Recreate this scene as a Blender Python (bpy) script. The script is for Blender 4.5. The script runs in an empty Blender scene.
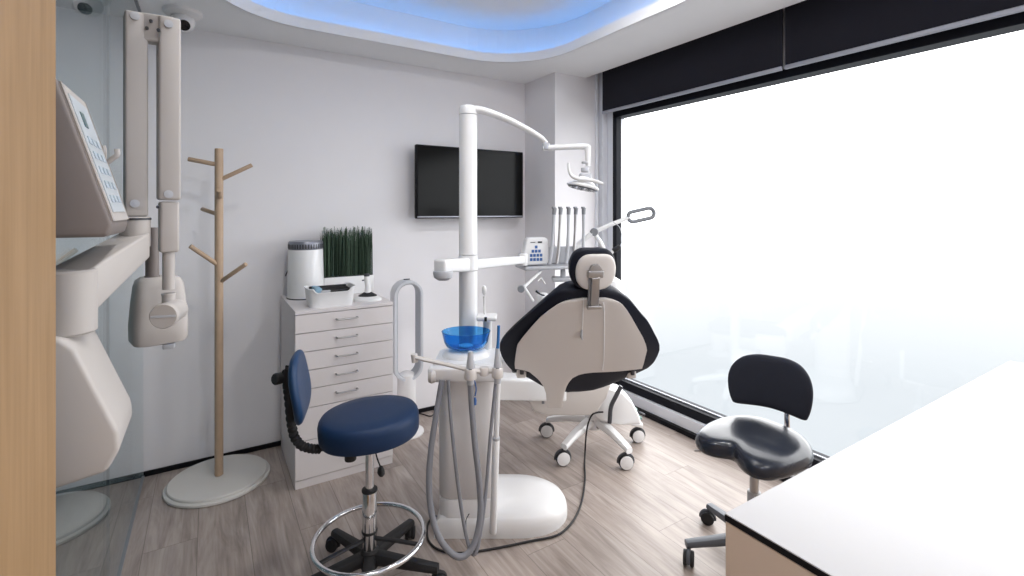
import bpy, bmesh, math, random
from math import sin, cos, pi, radians, sqrt, atan2
from mathutils import Vector, Matrix
random.seed(7)
SC = bpy.context.scene
COL = SC.collection
F_PX = 486.0
CAM_H = 1.45
YAW = math.radians(-32.0)

# ---------------------------------------------------------------- measuring helpers
def at(px, py, d):
    """world point seen at picture position (px,py) at depth d metres"""
    r = (px - 512) / F_PX * d
    return Vector((r * .848 + d * .53, d * .848 - r * .53, CAM_H + (211 - py) * d / F_PX))

def on_z(px, py, z):
    d = F_PX * (CAM_H - z) / (py - 211)
    return at(px, py, d)

# ---------------------------------------------------------------- mesh builder
class MB:
    def __init__(self):
        self.bm = bmesh.new()

    def _bevel(self, verts, bev, seg=3):
        if bev <= 0: return
        vs = set(verts)
        es = [e for e in self.bm.edges if e.verts[0] in vs and e.verts[1] in vs]
        bmesh.ops.bevel(self.bm, geom=es, offset=bev, segments=seg, affect='EDGES', profile=.5, clamp_overlap=True)

    def box(self, c, s, bev=0, rot=None, seg=3, taper=None):
        r = bmesh.ops.create_cube(self.bm, size=1)
        vs = r['verts']
        for v in vs:
            t = 1.0
            if taper and v.co.z > 0: t = taper
            v.co = Vector((v.co.x * s[0] * t, v.co.y * s[1] * t, v.co.z * s[2]))
            if rot is not None: v.co = rot @ v.co
            v.co += Vector(c)
        self._bevel(vs, bev, seg)
        return self

    def ring_loft(self, rings, cap=True, closed=False):
        bm = self.bm
        R = [[bm.verts.new(p) for p in ring] for ring in rings]
        n = len(R[0])
        m = len(R)
        for i in range(m if closed else m - 1):
            a, b = R[i], R[(i + 1) % m]
            for j in range(n):
                k = (j + 1) % n
                try: bm.faces.new((a[j], a[k], b[k], b[j]))
                except ValueError: pass
        if cap and not closed:
            bm.faces.new(list(reversed(R[0])))
            bm.faces.new(R[-1])
        return self

    def lathe(self, prof, c=(0, 0, 0), seg=32, axis=(0, 0, 1), sx=1, sy=1, rot=None):
        """prof = [(r,z)...] ; closed solid from bottom to top"""
        q = Vector((0, 0, 1)).rotation_difference(Vector(axis).normalized()).to_matrix()
        if rot is not None: q = rot
        rings = []
        for r, z in prof:
            r = max(r, 1e-4)
            rings.append([q @ Vector((cos(2 * pi * k / seg) * r * sx, sin(2 * pi * k / seg) * r * sy, z)) + Vector(c) for k in range(seg)])
        return self.ring_loft(rings)

    def cyl(self, a, b, r, r2=None, seg=24, bev=0):
        a, b = Vector(a), Vector(b)
        L = (b - a).length
        r2 = r if r2 is None else r2
        if bev:
            pr = [(r - bev, 0), (r - bev * .3, bev * .3), (r, bev), (r2, L - bev), (r2 - bev * .3, L - bev * .3), (r2 - bev, L)]
        else:
            pr = [(r, 0), (r2, L)]
        return self.lathe(pr, a, seg, (b - a))

    def tube(self, pts, r, seg=10, sub=6, closed=False, flat=None):
        P = [Vector(p) for p in pts]
        rr = r if isinstance(r, (list, tuple)) else [r] * len(P)
        S, RR = [], []
        n = len(P)
        if sub > 1 and n > 2:
            rng = range(n) if closed else range(n - 1)
            for i in rng:
                p0 = P[(i - 1) % n] if (closed or i > 0) else P[i] * 2 - P[i + 1]
                p1, p2 = P[i], P[(i + 1) % n]
                p3 = P[(i + 2) % n] if (closed or i + 2 < n) else p2 * 2 - p1
                for k in range(sub):
                    t = k / sub
                    S.append(.5 * ((2 * p1) + (p2 - p0) * t + (2 * p0 - 5 * p1 + 4 * p2 - p3) * t * t + (3 * p1 - p0 - 3 * p2 + p3) * t ** 3))
                    RR.append(rr[i] * (1 - t) + rr[(i + 1) % n] * t)
            if not closed:
                S.append(P[-1]); RR.append(rr[-1])
        else:
            S, RR = P, list(rr)
        m = len(S)
        T = []
        for i in range(m):
            if closed: t = S[(i + 1) % m] - S[(i - 1) % m]
            else: t = S[min(i + 1, m - 1)] - S[max(i - 1, 0)]
            T.append(t.normalized())
        up = Vector((0, 0, 1)) if abs(T[0].z) < .9 else Vector((1, 0, 0))
        nrm = T[0].cross(up).normalized()
        rings = []
        for i in range(m):
            nrm = (nrm - T[i] * nrm.dot(T[i])).normalized()
            bi = T[i].cross(nrm)
            fy = flat or 1
            rings.append([S[i] + (nrm * cos(2 * pi * k / seg) + bi * sin(2 * pi * k / seg) * fy) * RR[i] for k in range(seg)])
        return self.ring_loft(rings, cap=not closed, closed=closed)

    def prism(self, poly, h0, h1, m=None, bev=0, seg=2):
        """poly in xy, extruded along z from h0 to h1, then matrix m"""
        bm = self.bm
        m = m or Matrix.Identity(4)
        a = [bm.verts.new(m @ Vector((p[0], p[1], h0))) for p in poly]
        b = [bm.verts.new(m @ Vector((p[0], p[1], h1))) for p in poly]
        n = len(poly)
        bm.faces.new(list(reversed(a)))
        bm.faces.new(b)
        for i in range(n):
            j = (i + 1) % n
            bm.faces.new((a[i], a[j], b[j], b[i]))
        if bev: self._bevel(a + b, bev, seg)
        return self

    def cushion(self, outline, hf, fn, hb=None):
        """outline=[(u,v)..] around the origin; fn(u,v,h)->xyz ; rounded edges; hf/hb thickness to front/back"""
        hb = hf if hb is None else hb
        prof = [(.02, 1), (.3, 1), (.55, .99), (.75, .95), (.88, .83), (.95, .62), (.99, .3), (1, 0)]
        rings = []
        for t, h in prof:
            rings.append([fn(u * t, v * t, h * hf) for u, v in outline])
        for t, h in reversed(prof[:-1]):
            rings.append([fn(u * t, v * t, -h * hb) for u, v in outline])
        return self.ring_loft(rings)

    def grid(self, front, back):
        """two equal grids of points (rows x cols): closed shell between them"""
        bm = self.bm
        A = [[bm.verts.new(p) for p in row] for row in front]
        B = [[bm.verts.new(p) for p in row] for row in back]
        R, C = len(A), len(A[0])
        for i in range(R - 1):
            for j in range(C - 1):
                bm.faces.new((A[i][j], A[i][j + 1], A[i + 1][j + 1], A[i + 1][j]))
                bm.faces.new((B[i][j], B[i + 1][j], B[i + 1][j + 1], B[i][j + 1]))
        for i in range(R - 1):
            bm.faces.new((A[i][0], A[i + 1][0], B[i + 1][0], B[i][0]))
            bm.faces.new((A[i][-1], B[i][-1], B[i + 1][-1], A[i + 1][-1]))
        for j in range(C - 1):
            bm.faces.new((A[0][j], B[0][j], B[0][j + 1], A[0][j + 1]))
            bm.faces.new((A[-1][j], A[-1][j + 1], B[-1][j + 1], B[-1][j]))
        return self

    def build(self, name, mat, parent=None, smooth=True, ang=38, loc=None):
        bm = self.bm
        bmesh.ops.recalc_face_normals(bm, faces=bm.faces)
        me = bpy.data.meshes.new(name)
        if smooth:
            a = radians(ang)
            for f in bm.faces: f.smooth = True
            for e in bm.edges:
                if len(e.link_faces) == 2 and e.calc_face_angle(0) > a: e.smooth = False
        bm.to_mesh(me); bm.free()
        me.materials.append(mat)
        o = bpy.data.objects.new(name, me)
        COL.objects.link(o)
        if parent is not None: o.parent = parent
        if loc is not None: o.location = loc
        return o

def tag(o, label=None, cat=None, group=None, kind=None):
    if label: o['label'] = label
    if cat: o['category'] = cat
    if group: o['group'] = group
    if kind: o['kind'] = kind
    return o

def thing(name, label, cat, loc=(0, 0, 0), rz=0, group=None):
    o = bpy.data.objects.new(name, None)
    o.empty_display_size = .1
    COL.objects.link(o)
    o.location = loc
    o.rotation_euler = (0, 0, rz)
    return tag(o, label, cat, group)

def loc_fn(loc, rz):
    """world -> local of a thing"""
    R = Matrix.Rotation(-rz, 3, 'Z')
    L = Vector(loc)
    return lambda p: R @ (Vector(p) - L)

def struct(name, mb, mat, parent=None, smooth=False):
    o = mb.build(name, mat, parent, smooth=smooth)
    if parent is None: o['kind'] = 'structure'
    return o

# ---------------------------------------------------------------- materials
def mat(name, col, rough=.5, metal=0, bump=0, bscale=300, var=0, vscale=6, spec=.5, coat=0, emis=None, trans=0, ior=1.45, sheen=0):
    m = bpy.data.materials.new(name); m.use_nodes = True
    nt = m.node_tree; N = nt.nodes; L = nt.links
    b = N['Principled BSDF']
    b.inputs['Base Color'].default_value = (*col, 1)
    b.inputs['Roughness'].default_value = rough
    b.inputs['Metallic'].default_value = metal
    b.inputs['Specular IOR Level'].default_value = spec
    b.inputs['Coat Weight'].default_value = coat
    b.inputs['IOR'].default_value = ior
    b.inputs['Transmission Weight'].default_value = trans
    b.inputs['Sheen Weight'].default_value = sheen
    if emis:
        b.inputs['Emission Color'].default_value = (*emis[0], 1)
        b.inputs['Emission Strength'].default_value = emis[1]
    tc = N.new('ShaderNodeTexCoord')
    if var or True:
        nz = N.new('ShaderNodeTexNoise'); nz.inputs['Scale'].default_value = vscale; nz.inputs['Detail'].default_value = 3
        L.new(tc.outputs['Object'], nz.inputs['Vector'])
        mx = N.new('ShaderNodeMix'); mx.data_type = 'RGBA'
        v = var or .015
        mx.inputs['A'].default_value = (*[c * (1 - v) for c in col], 1)
        mx.inputs['B'].default_value = (*[min(1, c * (1 + v)) for c in col], 1)
        L.new(nz.outputs['Fac'], mx.inputs['Factor'])
        L.new(mx.outputs['Result'], b.inputs['Base Color'])
    if bump:
        n2 = N.new('ShaderNodeTexNoise'); n2.inputs['Scale'].default_value = bscale
        L.new(tc.outputs['Object'], n2.inputs['Vector'])
        bp = N.new('ShaderNodeBump'); bp.inputs['Strength'].default_value = bump; bp.inputs['Distance'].default_value = .002
        L.new(n2.outputs['Fac'], bp.inputs['Height'])
        L.new(bp.outputs['Normal'], b.inputs['Normal'])
    return m

M = {}
M['wall'] = mat('wall_paint', (.80, .785, .805), .85, bump=.15, bscale=180)
M['pilaster'] = M['wall']
M['ceiling'] = mat('ceiling_paint', (.87, .87, .885), .9, bump=.1, bscale=150)
M['black'] = mat('black_strip', (.008, .008, .010), .5, spec=.15)
M['frame'] = mat('window_frame_black', (.010, .011, .016), .5, spec=.15)
M['curb'] = mat('white_sill', (.75, .77, .82), .5)
M['fabric_blind'] = mat('black_blind_fabric', (.012, .012, .02), .9, bump=.3, bscale=900)
M['silver_bar'] = mat('silver_bar', (.42, .43, .48), .5, .6)
M['white'] = mat('white_plastic', (.76, .745, .745), .35, coat=.15)
M['white2'] = mat('white_enamel', (.79, .79, .795), .3, coat=.3)
M['cream'] = mat('cream_plastic', (.62, .585, .56), .4, coat=.1)
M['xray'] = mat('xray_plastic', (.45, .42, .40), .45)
M['xray_shaded'] = mat('xray_shaded_plastic', (.20, .172, .162), .5)  # control housing's shaded side put into a darker colour; the cone shares it
M['panel'] = mat('membrane_panel', (.47, .51, .55), .35)
M['grey'] = mat('grey_plastic', (.22, .23, .25), .45)
M['lgrey'] = mat('light_grey_plastic', (.45, .46, .49), .4)
M['dgrey'] = mat('dark_grey_plastic', (.05, .052, .06), .45)
M['hose'] = mat('grey_hose', (.22, .225, .25), .5)
M['rubber'] = mat('black_rubber', (.014, .014, .016), .6)
M['chrome'] = mat('chrome', (.75, .76, .78), .12, 1)
M['steel'] = mat('brushed_steel', (.45, .44, .44), .35, 1)
M['blue_seat'] = mat('blue_vinyl', (.005, .024, .074), .5, bump=.15, bscale=500, spec=.4)
M['blue_pad'] = mat('blue_vinyl_back', (.008, .036, .10), .45, bump=.15, bscale=500, spec=.4)
M['navy'] = mat('navy_leather', (.006, .008, .017), .5, spec=.25, bump=.12, bscale=400)
M['black_leather'] = mat('black_leather', (.012, .016, .028), .24, bump=.25, bscale=260, coat=.2)
M['backpad'] = mat('black_cloth', (.014, .017, .03), .75, bump=.3, bscale=600)
M['wood_rack'] = mat('beech_wood', (.50, .36, .25), .5, var=.12, vscale=18)
M['rack_base'] = mat('white_lacquer', (.62, .60, .57), .4)
M['chest'] = mat('chest_laminate', (.72, .68, .68), .45)
M['desk_top'] = mat('desk_laminate', (.42, .413, .42), .33)
M['desk_body'] = mat('desk_body_laminate', (.62, .50, .40), .5)
M['screen'] = mat('tv_screen', (.006, .006, .006), .15, spec=.12)
M['tvframe'] = mat('tv_frame', (.008, .008, .010), .5, spec=.15)
M['water'] = mat('cuspidor_blue', (.05, .25, .75), .05, trans=.85, ior=1.3)
M['bowl'] = mat('blue_glass', (.12, .47, .93), .03, trans=.9, ior=1.25)
M['blue_tip'] = mat('blue_plastic', (.03, .16, .42), .35)
M['blue_ink'] = mat('blue_print', (.05, .13, .35), .5)
M['leaf'] = mat('artificial_grass', (.018, .042, .024), .6, var=.6, vscale=60)
M['leaf2'] = mat('artificial_grass_light', (.05, .09, .055), .6, var=.5, vscale=60)
M['lens'] = mat('dark_lens', (.01, .01, .012), .08)
M['wrap'] = mat('light_blue_wrap', (.25, .42, .55), .5)
M['green'] = mat('green_knob', (.12, .22, .19), .35)
M['fan'] = mat('fan_silver', (.60, .62, .66), .35, coat=.2)
M['fan_in'] = mat('fan_inner', (.34, .36, .40), .4)
M['led'] = mat('blue_led', (.1, .3, .9), .5, emis=((.06, .42, 1.0), 4.2))
M['lamp_lens'] = mat('lamp_lens', (.13, .14, .16), .15, bump=.0)
M['band'] = mat('grey_band', (.25, .26, .30), .35, .5)

def brush_wood(name, c1, c2, stretch=(1, 12, 1), scale=3):
    m = bpy.data.materials.new(name); m.use_nodes = True
    N = m.node_tree.nodes; L = m.node_tree.links; b = N['Principled BSDF']
    tc = N.new('ShaderNodeTexCoord'); mp = N.new('ShaderNodeMapping')
    mp.inputs['Scale'].default_value = stretch
    nz = N.new('ShaderNodeTexNoise'); nz.inputs['Scale'].default_value = scale; nz.inputs['Detail'].default_value = 6; nz.inputs['Distortion'].default_value = .4
    cr = N.new('ShaderNodeValToRGB')
    cr.color_ramp.elements[0].position = .3; cr.color_ramp.elements[0].color = (*c1, 1)
    cr.color_ramp.elements[1].position = .7; cr.color_ramp.elements[1].color = (*c2, 1)
    L.new(tc.outputs['Object'], mp.inputs['Vector']); L.new(mp.outputs[0], nz.inputs['Vector'])
    L.new(nz.outputs['Fac'], cr.inputs['Fac']); L.new(cr.outputs['Color'], b.inputs['Base Color'])
    b.inputs['Roughness'].default_value = .5
    return m
M['oak'] = brush_wood('light_oak', (.27, .16, .07), (.35, .215, .105), (14, 14, .8), 4)

def floor_mat():
    m = bpy.data.materials.new('laminate_planks'); m.use_nodes = True
    N = m.node_tree.nodes; L = m.node_tree.links; b = N['Principled BSDF']
    def mth(op, a, bb=None, c=None):
        n = N.new('ShaderNodeMath'); n.operation = op
        for i, v in enumerate((a, bb, c)):
            if v is None: continue
            if isinstance(v, (int, float)): n.inputs[i].default_value = v
            else: L.new(v, n.inputs[i])
        return n.outputs[0]
    tc = N.new('ShaderNodeTexCoord'); sp = N.new('ShaderNodeSeparateXYZ')
    L.new(tc.outputs['Object'], sp.inputs[0])
    X, Y = sp.outputs['X'], sp.outputs['Y']
    W, LN = .1967, 1.29
    u = mth('DIVIDE', mth('ADD', X, .04 + W * 20), W)
    row = mth('FLOOR', u); fu = mth('FRACT', u)
    off = mth('FRACT', mth('MULTIPLY', row, .3819))
    v = mth('ADD', mth('DIVIDE', mth('ADD', Y, 10), LN), off)
    colm = mth('FLOOR', v); fv = mth('FRACT', v)
    # seams
    eu = mth('MINIMUM', fu, mth('SUBTRACT', 1, fu)); ev = mth('MINIMUM', fv, mth('SUBTRACT', 1, fv))
    su = mth('MULTIPLY', eu, W); sv = mth('MULTIPLY', ev, LN)
    seam = mth('LESS_THAN', mth('MINIMUM', su, sv), .0014)
    cv = N.new('ShaderNodeCombineXYZ'); L.new(row, cv.inputs[0]); L.new(colm, cv.inputs[1])
    wn = N.new('ShaderNodeTexWhiteNoise'); wn.noise_dimensions = '3D'; L.new(cv.outputs[0], wn.inputs['Vector'])
    # grain
    g = N.new('ShaderNodeCombineXYZ')
    L.new(mth('MULTIPLY', X, 9), g.inputs[0]); L.new(mth('MULTIPLY', Y, 1.1), g.inputs[1])
    L.new(mth('MULTIPLY', wn.outputs['Value'], 37), g.inputs[2])
    nz = N.new('ShaderNodeTexNoise'); nz.inputs['Scale'].default_value = 1.6; nz.inputs['Detail'].default_value = 8; nz.inputs['Distortion'].default_value = 1.2; nz.inputs['Roughness'].default_value = .62
    L.new(g.outputs[0], nz.inputs['Vector'])
    g2 = N.new('ShaderNodeCombineXYZ')
    L.new(mth('MULTIPLY', X, 70), g2.inputs[0]); L.new(mth('MULTIPLY', Y, 3.5), g2.inputs[1]); L.new(mth('MULTIPLY', wn.outputs['Value'], 11), g2.inputs[2])
    nf = N.new('ShaderNodeTexNoise'); nf.inputs['Scale'].default_value = 1.5; nf.inputs['Detail'].default_value = 4
    L.new(g2.outputs[0], nf.inputs['Vector'])
    cr = N.new('ShaderNodeValToRGB'); e = cr.color_ramp.elements
    e[0].position = .32; e[0].color = (.205, .165, .142, 1)
    e[1].position = .70; e[1].color = (.46, .40, .365, 1)
    k = e.new(.5); k.color = (.335, .28, .25, 1)
    L.new(mth('ADD', mth('MULTIPLY', nz.outputs['Fac'], .75), mth('MULTIPLY', nf.outputs['Fac'], .25)), cr.inputs['Fac'])
    hv = N.new('ShaderNodeHueSaturation'); L.new(cr.outputs['Color'], hv.inputs['Color'])
    L.new(mth('ADD', mth('MULTIPLY', wn.outputs['Value'], .22), .89), hv.inputs['Value'])
    mx = N.new('ShaderNodeMix'); mx.data_type = 'RGBA'
    L.new(mth('MULTIPLY', seam, .6), mx.inputs['Factor']); L.new(hv.outputs['Color'], mx.inputs['A']); mx.inputs['B'].default_value = (.09, .07, .06, 1)
    L.new(mx.outputs['Result'], b.inputs['Base Color'])
    b.inputs['Roughness'].default_value = .36
    b.inputs['Specular IOR Level'].default_value = .5
    bp = N.new('ShaderNodeBump'); bp.inputs['Strength'].default_value = .12; bp.inputs['Distance'].default_value = .001
    L.new(nf.outputs['Fac'], bp.inputs['Height']); L.new(bp.outputs['Normal'], b.inputs['Normal'])
    return m
M['floor'] = floor_mat()

def glass_mat(name, tint, ior=1.5, refl=1.0):
    m = bpy.data.materials.new(name); m.use_nodes = True
    N = m.node_tree.nodes; L = m.node_tree.links; N.remove(N['Principled BSDF'])
    out = N['Material Output']
    tr = N.new('ShaderNodeBsdfTransparent'); tr.inputs[0].default_value = (*tint, 1)
    gl = N.new('ShaderNodeBsdfGlossy'); gl.inputs['Roughness'].default_value = 0.0
    gl.inputs['Color'].default_value = (refl, refl, refl, 1)
    ge = N.new('ShaderNodeNewGeometry')
    vm = N.new('ShaderNodeVectorMath'); vm.operation = 'DOT_PRODUCT'
    L.new(ge.outputs['Incoming'], vm.inputs[0]); L.new(ge.outputs['Normal'], vm.inputs[1])
    def mth(op, a, b=None):
        n = N.new('ShaderNodeMath'); n.operation = op
        for i, v in enumerate((a, b)):
            if v is None: continue
            if isinstance(v, (int, float)): n.inputs[i].default_value = v
            else: L.new(v, n.inputs[i])
        return n.outputs[0]
    c_ = mth('SUBTRACT', 1, mth('ABSOLUTE', vm.outputs['Value']))
    F = mth('ADD', mth('MULTIPLY', mth('POWER', c_, 5), .96), .04)
    ms = N.new('ShaderNodeMixShader')
    L.new(F, ms.inputs[0]); L.new(tr.outputs[0], ms.inputs[1]); L.new(gl.outputs[0], ms.inputs[2])
    L.new(ms.outputs[0], out.inputs['Surface'])
    return m
M['partition'] = glass_mat('partition_glass', (.86, .93, .94))
M['pane'] = glass_mat('window_glass', (.97, .98, .98))

# ================================================================ THE ROOM
XL, XR, YB, YR = -.30, 2.70, 3.32, -1.40
ZC, ZU = 2.49, 2.76
struct('floor', MB().box(((XL + XR) / 2 - .8, 1, -.05), (XR - XL + 2.2, 5.2, .1)), M['floor'])
struct('wall_back', MB().box((.45, YB + .05, 1.42), (4.6, .1, 2.84)), M['wall'])
struct('wall_rear', MB().box((.45, YR - .05, 1.42), (4.6, .1, 2.84)), M['wall'])
# pilaster in the back right corner
struct('wall_pilaster', MB().box((2.48, (2.914 + YB) / 2, 1.40), (.56, YB - 2.914, 2.80)), M['pilaster'])
# window wall: curb below, wall above
struct('wall_right', MB().box((2.78, .75, 2.52), (.16, 4.34, .60)), M['wall'])
struct('wall_right', MB().box((2.72, .757, .065), (.16, 4.31, .07)), M['curb'])
struct('baseboard_right', MB().box((2.66, .757, .015), (.10, 4.31, .03)), M['black'])
struct('baseboard_back', MB().box(((XL + 2.2) / 2, YB - .006, .013), (2.2 - XL, .012, .026)), M['black'])
struct('baseboard_pilaster', MB().box((2.415, 2.914 - .005, .013), (.43, .01, .026)), M['black'])
struct('baseboard_pilaster', MB().box((2.195, 3.11, .013), (.01, .38, .026)), M['black'])
# window 1: slim black frame with one long pane
win = thing('window_1', None, None, (2.74, .697, .10)); win['kind'] = 'structure'
Lw = 4.19
fr = MB()
fr.box((-.02, 0, .030), (.10, Lw, .060)); fr.box((-.02, 0, 2.10), (.10, Lw, .05))
fr.box((-.045, Lw / 2 - .02, 1.06), (.05, .04, 2.08)); fr.box((-.02, -Lw / 2 + .025, 1.06), (.10, .05, 2.08))
fr.build('window_frame', M['frame'], win, smooth=False)
MB().box((-.028, 0, .066), (.012, Lw - .1, .006)).build('glazing_bead', M['silver_bar'], win, smooth=False)
MB().box((0, 0, 1.07), (.008, Lw - .09, 2.03)).build('window_pane', M['pane'], win, smooth=False)
# guide rails by the pilaster
struct('trim_1', MB().box((2.60, 2.902, 1.30), (.014, .022, 2.50), .003).box((2.655, 2.888, 1.30), (.05, .05, 2.50), .004).box((2.74, 2.854, 1.30), (.12, .12, 2.50), .002), M['curb'])

# ceiling: dropped soffit with a rounded opening, a cove and a raised centre
def rrect(x0, x1, y0, y1, r, n=14):
    pts = []
    for cx, cy, a0 in ((x1 - r, y1 - r, 0), (x0 + r, y1 - r, 90), (x0 + r, y0 + r, 180), (x1 - r, y0 + r, 270)):
        for k in range(n + 1):
            a = radians(a0 + 90 * k / n)
            pts.append((cx + r * cos(a), cy + r * sin(a)))
    return pts
OX0, OX1, OY0, OY1, OR = -.03, 2.0, -1.0, 2.975, .50
hole = rrect(OX0, OX1, OY0, OY1, OR)
SX1 = 2.50
def ring_slab(inner, x0, x1, y0, y1, z0, z1):
    """slab with a rounded hole"""
    mb = MB(); bm = mb.bm
    cx, cy = (x0 + x1) / 2, (y0 + y1) / 2
    outer = []
    icx = (OX0 + OX1) / 2; icy = (OY0 + OY1) / 2
    for (px, py) in inner:
        dx, dy = px - icx, py - icy
        ts = []
        if dx > 1e-6: ts.append((x1 - icx) / dx)
        if dx < -1e-6: ts.append((x0 - icx) / dx)
        if dy > 1e-6: ts.append((y1 - icy) / dy)
        if dy < -1e-6: ts.append((y0 - icy) / dy)
        t = min(ts)
        outer.append([icx + dx * t, icy + dy * t])
    for cxx, cyy in ((x0, y0), (x0, y1), (x1, y0), (x1, y1)):
        k = min(range(len(outer)), key=lambda i: (outer[i][0] - cxx) ** 2 + (outer[i][1] - cyy) ** 2)
        outer[k] = [cxx, cyy]
    n = len(inner)
    rings = [[Vector((p[0], p[1], z0)) for p in outer], [Vector((p[0], p[1], z0)) for p in inner],
             [Vector((p[0], p[1], z1)) for p in inner], [Vector((p[0], p[1], z1)) for p in outer]]
    mb.ring_loft(rings, closed=True)
    return mb
CW = .13
cove = rrect(OX0 - CW, OX1 + CW, OY0 - CW, OY1 + CW, OR + CW)
o_in = [(p[0], p[1]) for p in hole]
struct('ceiling', ring_slab(rrect(OX0 - .010, OX1 + .010, OY0 - .010, OY1 + .010, OR + .010), XL - .0, SX1, YR, YB, ZC, ZC + .02), M['ceiling'])
# fascia lip
lip = MB()
inner2 = rrect(OX0 - .014, OX1 + .014, OY0 - .014, OY1 + .014, OR + .014)
lip.ring_loft([[Vector((p[0], p[1], ZC)) for p in hole], [Vector((p[0], p[1], ZC + .062)) for p in hole],
               [Vector((p[0], p[1], ZC + .062)) for p in inner2], [Vector((p[0], p[1], ZC)) for p in inner2]], closed=True)
struct('ceiling_lip', lip, M['ceiling'], smooth=True)
struct('ceiling_cove', ring_slab(cove, XL, SX1, YR, YB, ZC + .02, ZU), M['ceiling'], smooth=False)
struct('ceiling_upper', MB().box((.45, .96, ZU + .03), (4.6, 4.9, .06)), M['ceiling'])
# ceiling strip light in the cove
st = rrect(OX0 - .05, OX1 + .05, OY0 - .05, OY1 + .05, OR + .05)
led = MB(); led.tube([Vector((p[0], p[1], ZC + .030)) for p in st], .008, seg=6, sub=1, closed=True)
tag(led.build('led_strip', M['led']), 'blue glowing light strip lying in the cove around the raised ceiling', 'light strip')

# glass partition on the left with its panels, and the wall further left
gp = thing('wall_left', None, None, (XL, 2.1, 0)); gp['kind'] = 'structure'
for y0, y1 in ((2.253, YB), (1.12, 2.247)):
    MB().box((-.006, (y0 + y1) / 2 - 2.1, 1.25), (.010, y1 - y0, 2.48)).build('glass_panel', M['partition'], gp, smooth=False)
MB().box((-.006, 0.12, .004), (.022, 2.4, .008)).box((-.006, .12, 2.482), (.022, 2.4, .012)).build('glass_channel', M['grey'], gp, smooth=False)
MB().box((-.006, .15, 1.25), (.008, .005, 2.48)).build('glass_joint', M['grey'], gp, smooth=False)
M['corridor'] = mat('corridor_paint', (.30, .33, .35), .8)
struct('wall_corridor', MB().box((-1.45, 1, 1.42), (.1, 4.9, 2.84)), M['corridor'])
struct('wall_left_solid', MB().box((-.36, -.19, 1.42), (.12, 2.42, 2.84)), M['wall'])
struct('ceiling_corridor', MB().box((-.85, 1, ZC + .05), (1.1, 4.9, .1)), M['corridor'])
# light oak panel
pn = thing('wooden_panel', 'tall light oak board at the left edge beside the x-ray housings', 'panel', (-.255, .70, 0))
MB().box((-.005, 0, 1.243), (.08, .83, 2.482), .003).build('board', M['oak'], pn, smooth=False)

# ================================================================ blinds
def blind(y0, y1, label):
    t = thing('roller_blind', label, 'blind', (2.60, (y0 + y1) / 2, 2.20), 0, 'black roller blinds over the window')
    w = y1 - y0
    MB().box((0, 0, .28), (.006, w, .52)).build('fabric', M['fabric_blind'], t, smooth=False)
    MB().box((-.003, 0, .012), (.018, w, .022), .004).build('bottom_bar', M['silver_bar'], t)
    MB().cyl((0.03, -w / 2, .52), (0.03, w / 2, .52), .03).build('roller', M['fabric_blind'], t)
blind(1.435, 2.83, 'black roller blind hanging over the far half of the window')
blind(.02, 1.42, 'black roller blind at the top right, nearer the desk')

# ================================================================ desk
X0, Y0 = .84, .576
dk = thing('desk', 'white-topped counter with black edge and tan side, bottom right', 'desk', (1.735, -.22, 0))
MB().box((0, 0, .4275), (1.788, 1.588, .855), .002).build('body', M['desk_body'], dk, smooth=False)
MB().box((0, 0, .862), (1.79, 1.59, .012), .001).build('edge_board', M['black'], dk, smooth=False)
MB().box((0, 0, .869), (1.788, 1.588, .002)).build('worktop', M['desk_top'], dk, smooth=False)

# ================================================================ coat rack
CR = Vector((.0485, 3.045, 0))
cr = thing('coat_rack', 'tall beech coat stand with round white base beside the glass partition', 'coat rack', CR)
MB().lathe([(.240, 0), (.246, .004), (.246, .014), (.241, .018), (.232, .019), (.232, .028), (.228, .032), (0, .034)], seg=64).build('base', M['rack_base'], cr)
MB().cyl((0, 0, .034), (0, 0, 1.785), .0205, bev=.004).build('pole', M['wood_rack'], cr)
L_ = loc_fn(CR, 0)
for (x0, y0, x1, y1, d1, r) in ((220, 165, 188, 159, 2.56, .012), (221, 180, 252, 165, 2.66, .011), (221, 215, 202, 209, 2.66, .011),
                                (222, 198, 219, 190, 2.52, .012), (221, 266, 190, 246, 2.50, .012), (223, 282, 246, 264, 2.56, .011)):
    a = L_(at(x0, y0, 2.61)); b = L_(at(x1, y1, d1))
    a.x *= .3; a.y *= .3
    MB().cyl(a, b, r, bev=.003, seg=16).build('peg', M['wood_rack'], cr)

# ================================================================ chest of drawers
CX0, CX1, CY0, CY1 = .381, .90, 2.73, 3.30
cw = CX1 - CX0
ch = thing('chest_of_drawers', 'white chest of drawers with steel bar handles against the back wall', 'chest', ((CX0 + CX1) / 2, (CY0 + CY1) / 2, 0))
dp = CY1 - CY0
MB().box((0, .010, .455), (cw, dp - .02, .91)).build('body', M['chest'], ch, smooth=False)
MB().box((0, 0, .9185), (cw, dp, .017), .001).build('top', M['chest'], ch, smooth=False)
hs = [.0985] * 5
z = .908
def drawer(z1, h, hd=True):
    d = MB().box((0, -dp / 2 + .009, z1 - h / 2), (cw - .002, .018, h - .004), .001).build('drawer', M['chest'], ch, smooth=False)
    if hd:
        hx = .0
        y = -dp / 2
        zc = z1 - h * .42
        MB().tube([(hx - .055, y + .002, zc), (hx - .055, y - .02, zc), (hx - .05, y - .026, zc), (hx + .05, y - .026, zc), (hx + .055, y - .02, zc), (hx + .055, y + .002, zc)], .0045, seg=8, sub=1).build('handle', M['steel'], d)
for h in hs:
    drawer(z, h); z -= h
drawer(z, .170); z -= .170
drawer(z, z - .045)
MB().box((0, .0, .022), (cw - .004, dp - .01, .042)).build('plinth', M['chest'], ch, smooth=False)

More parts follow.
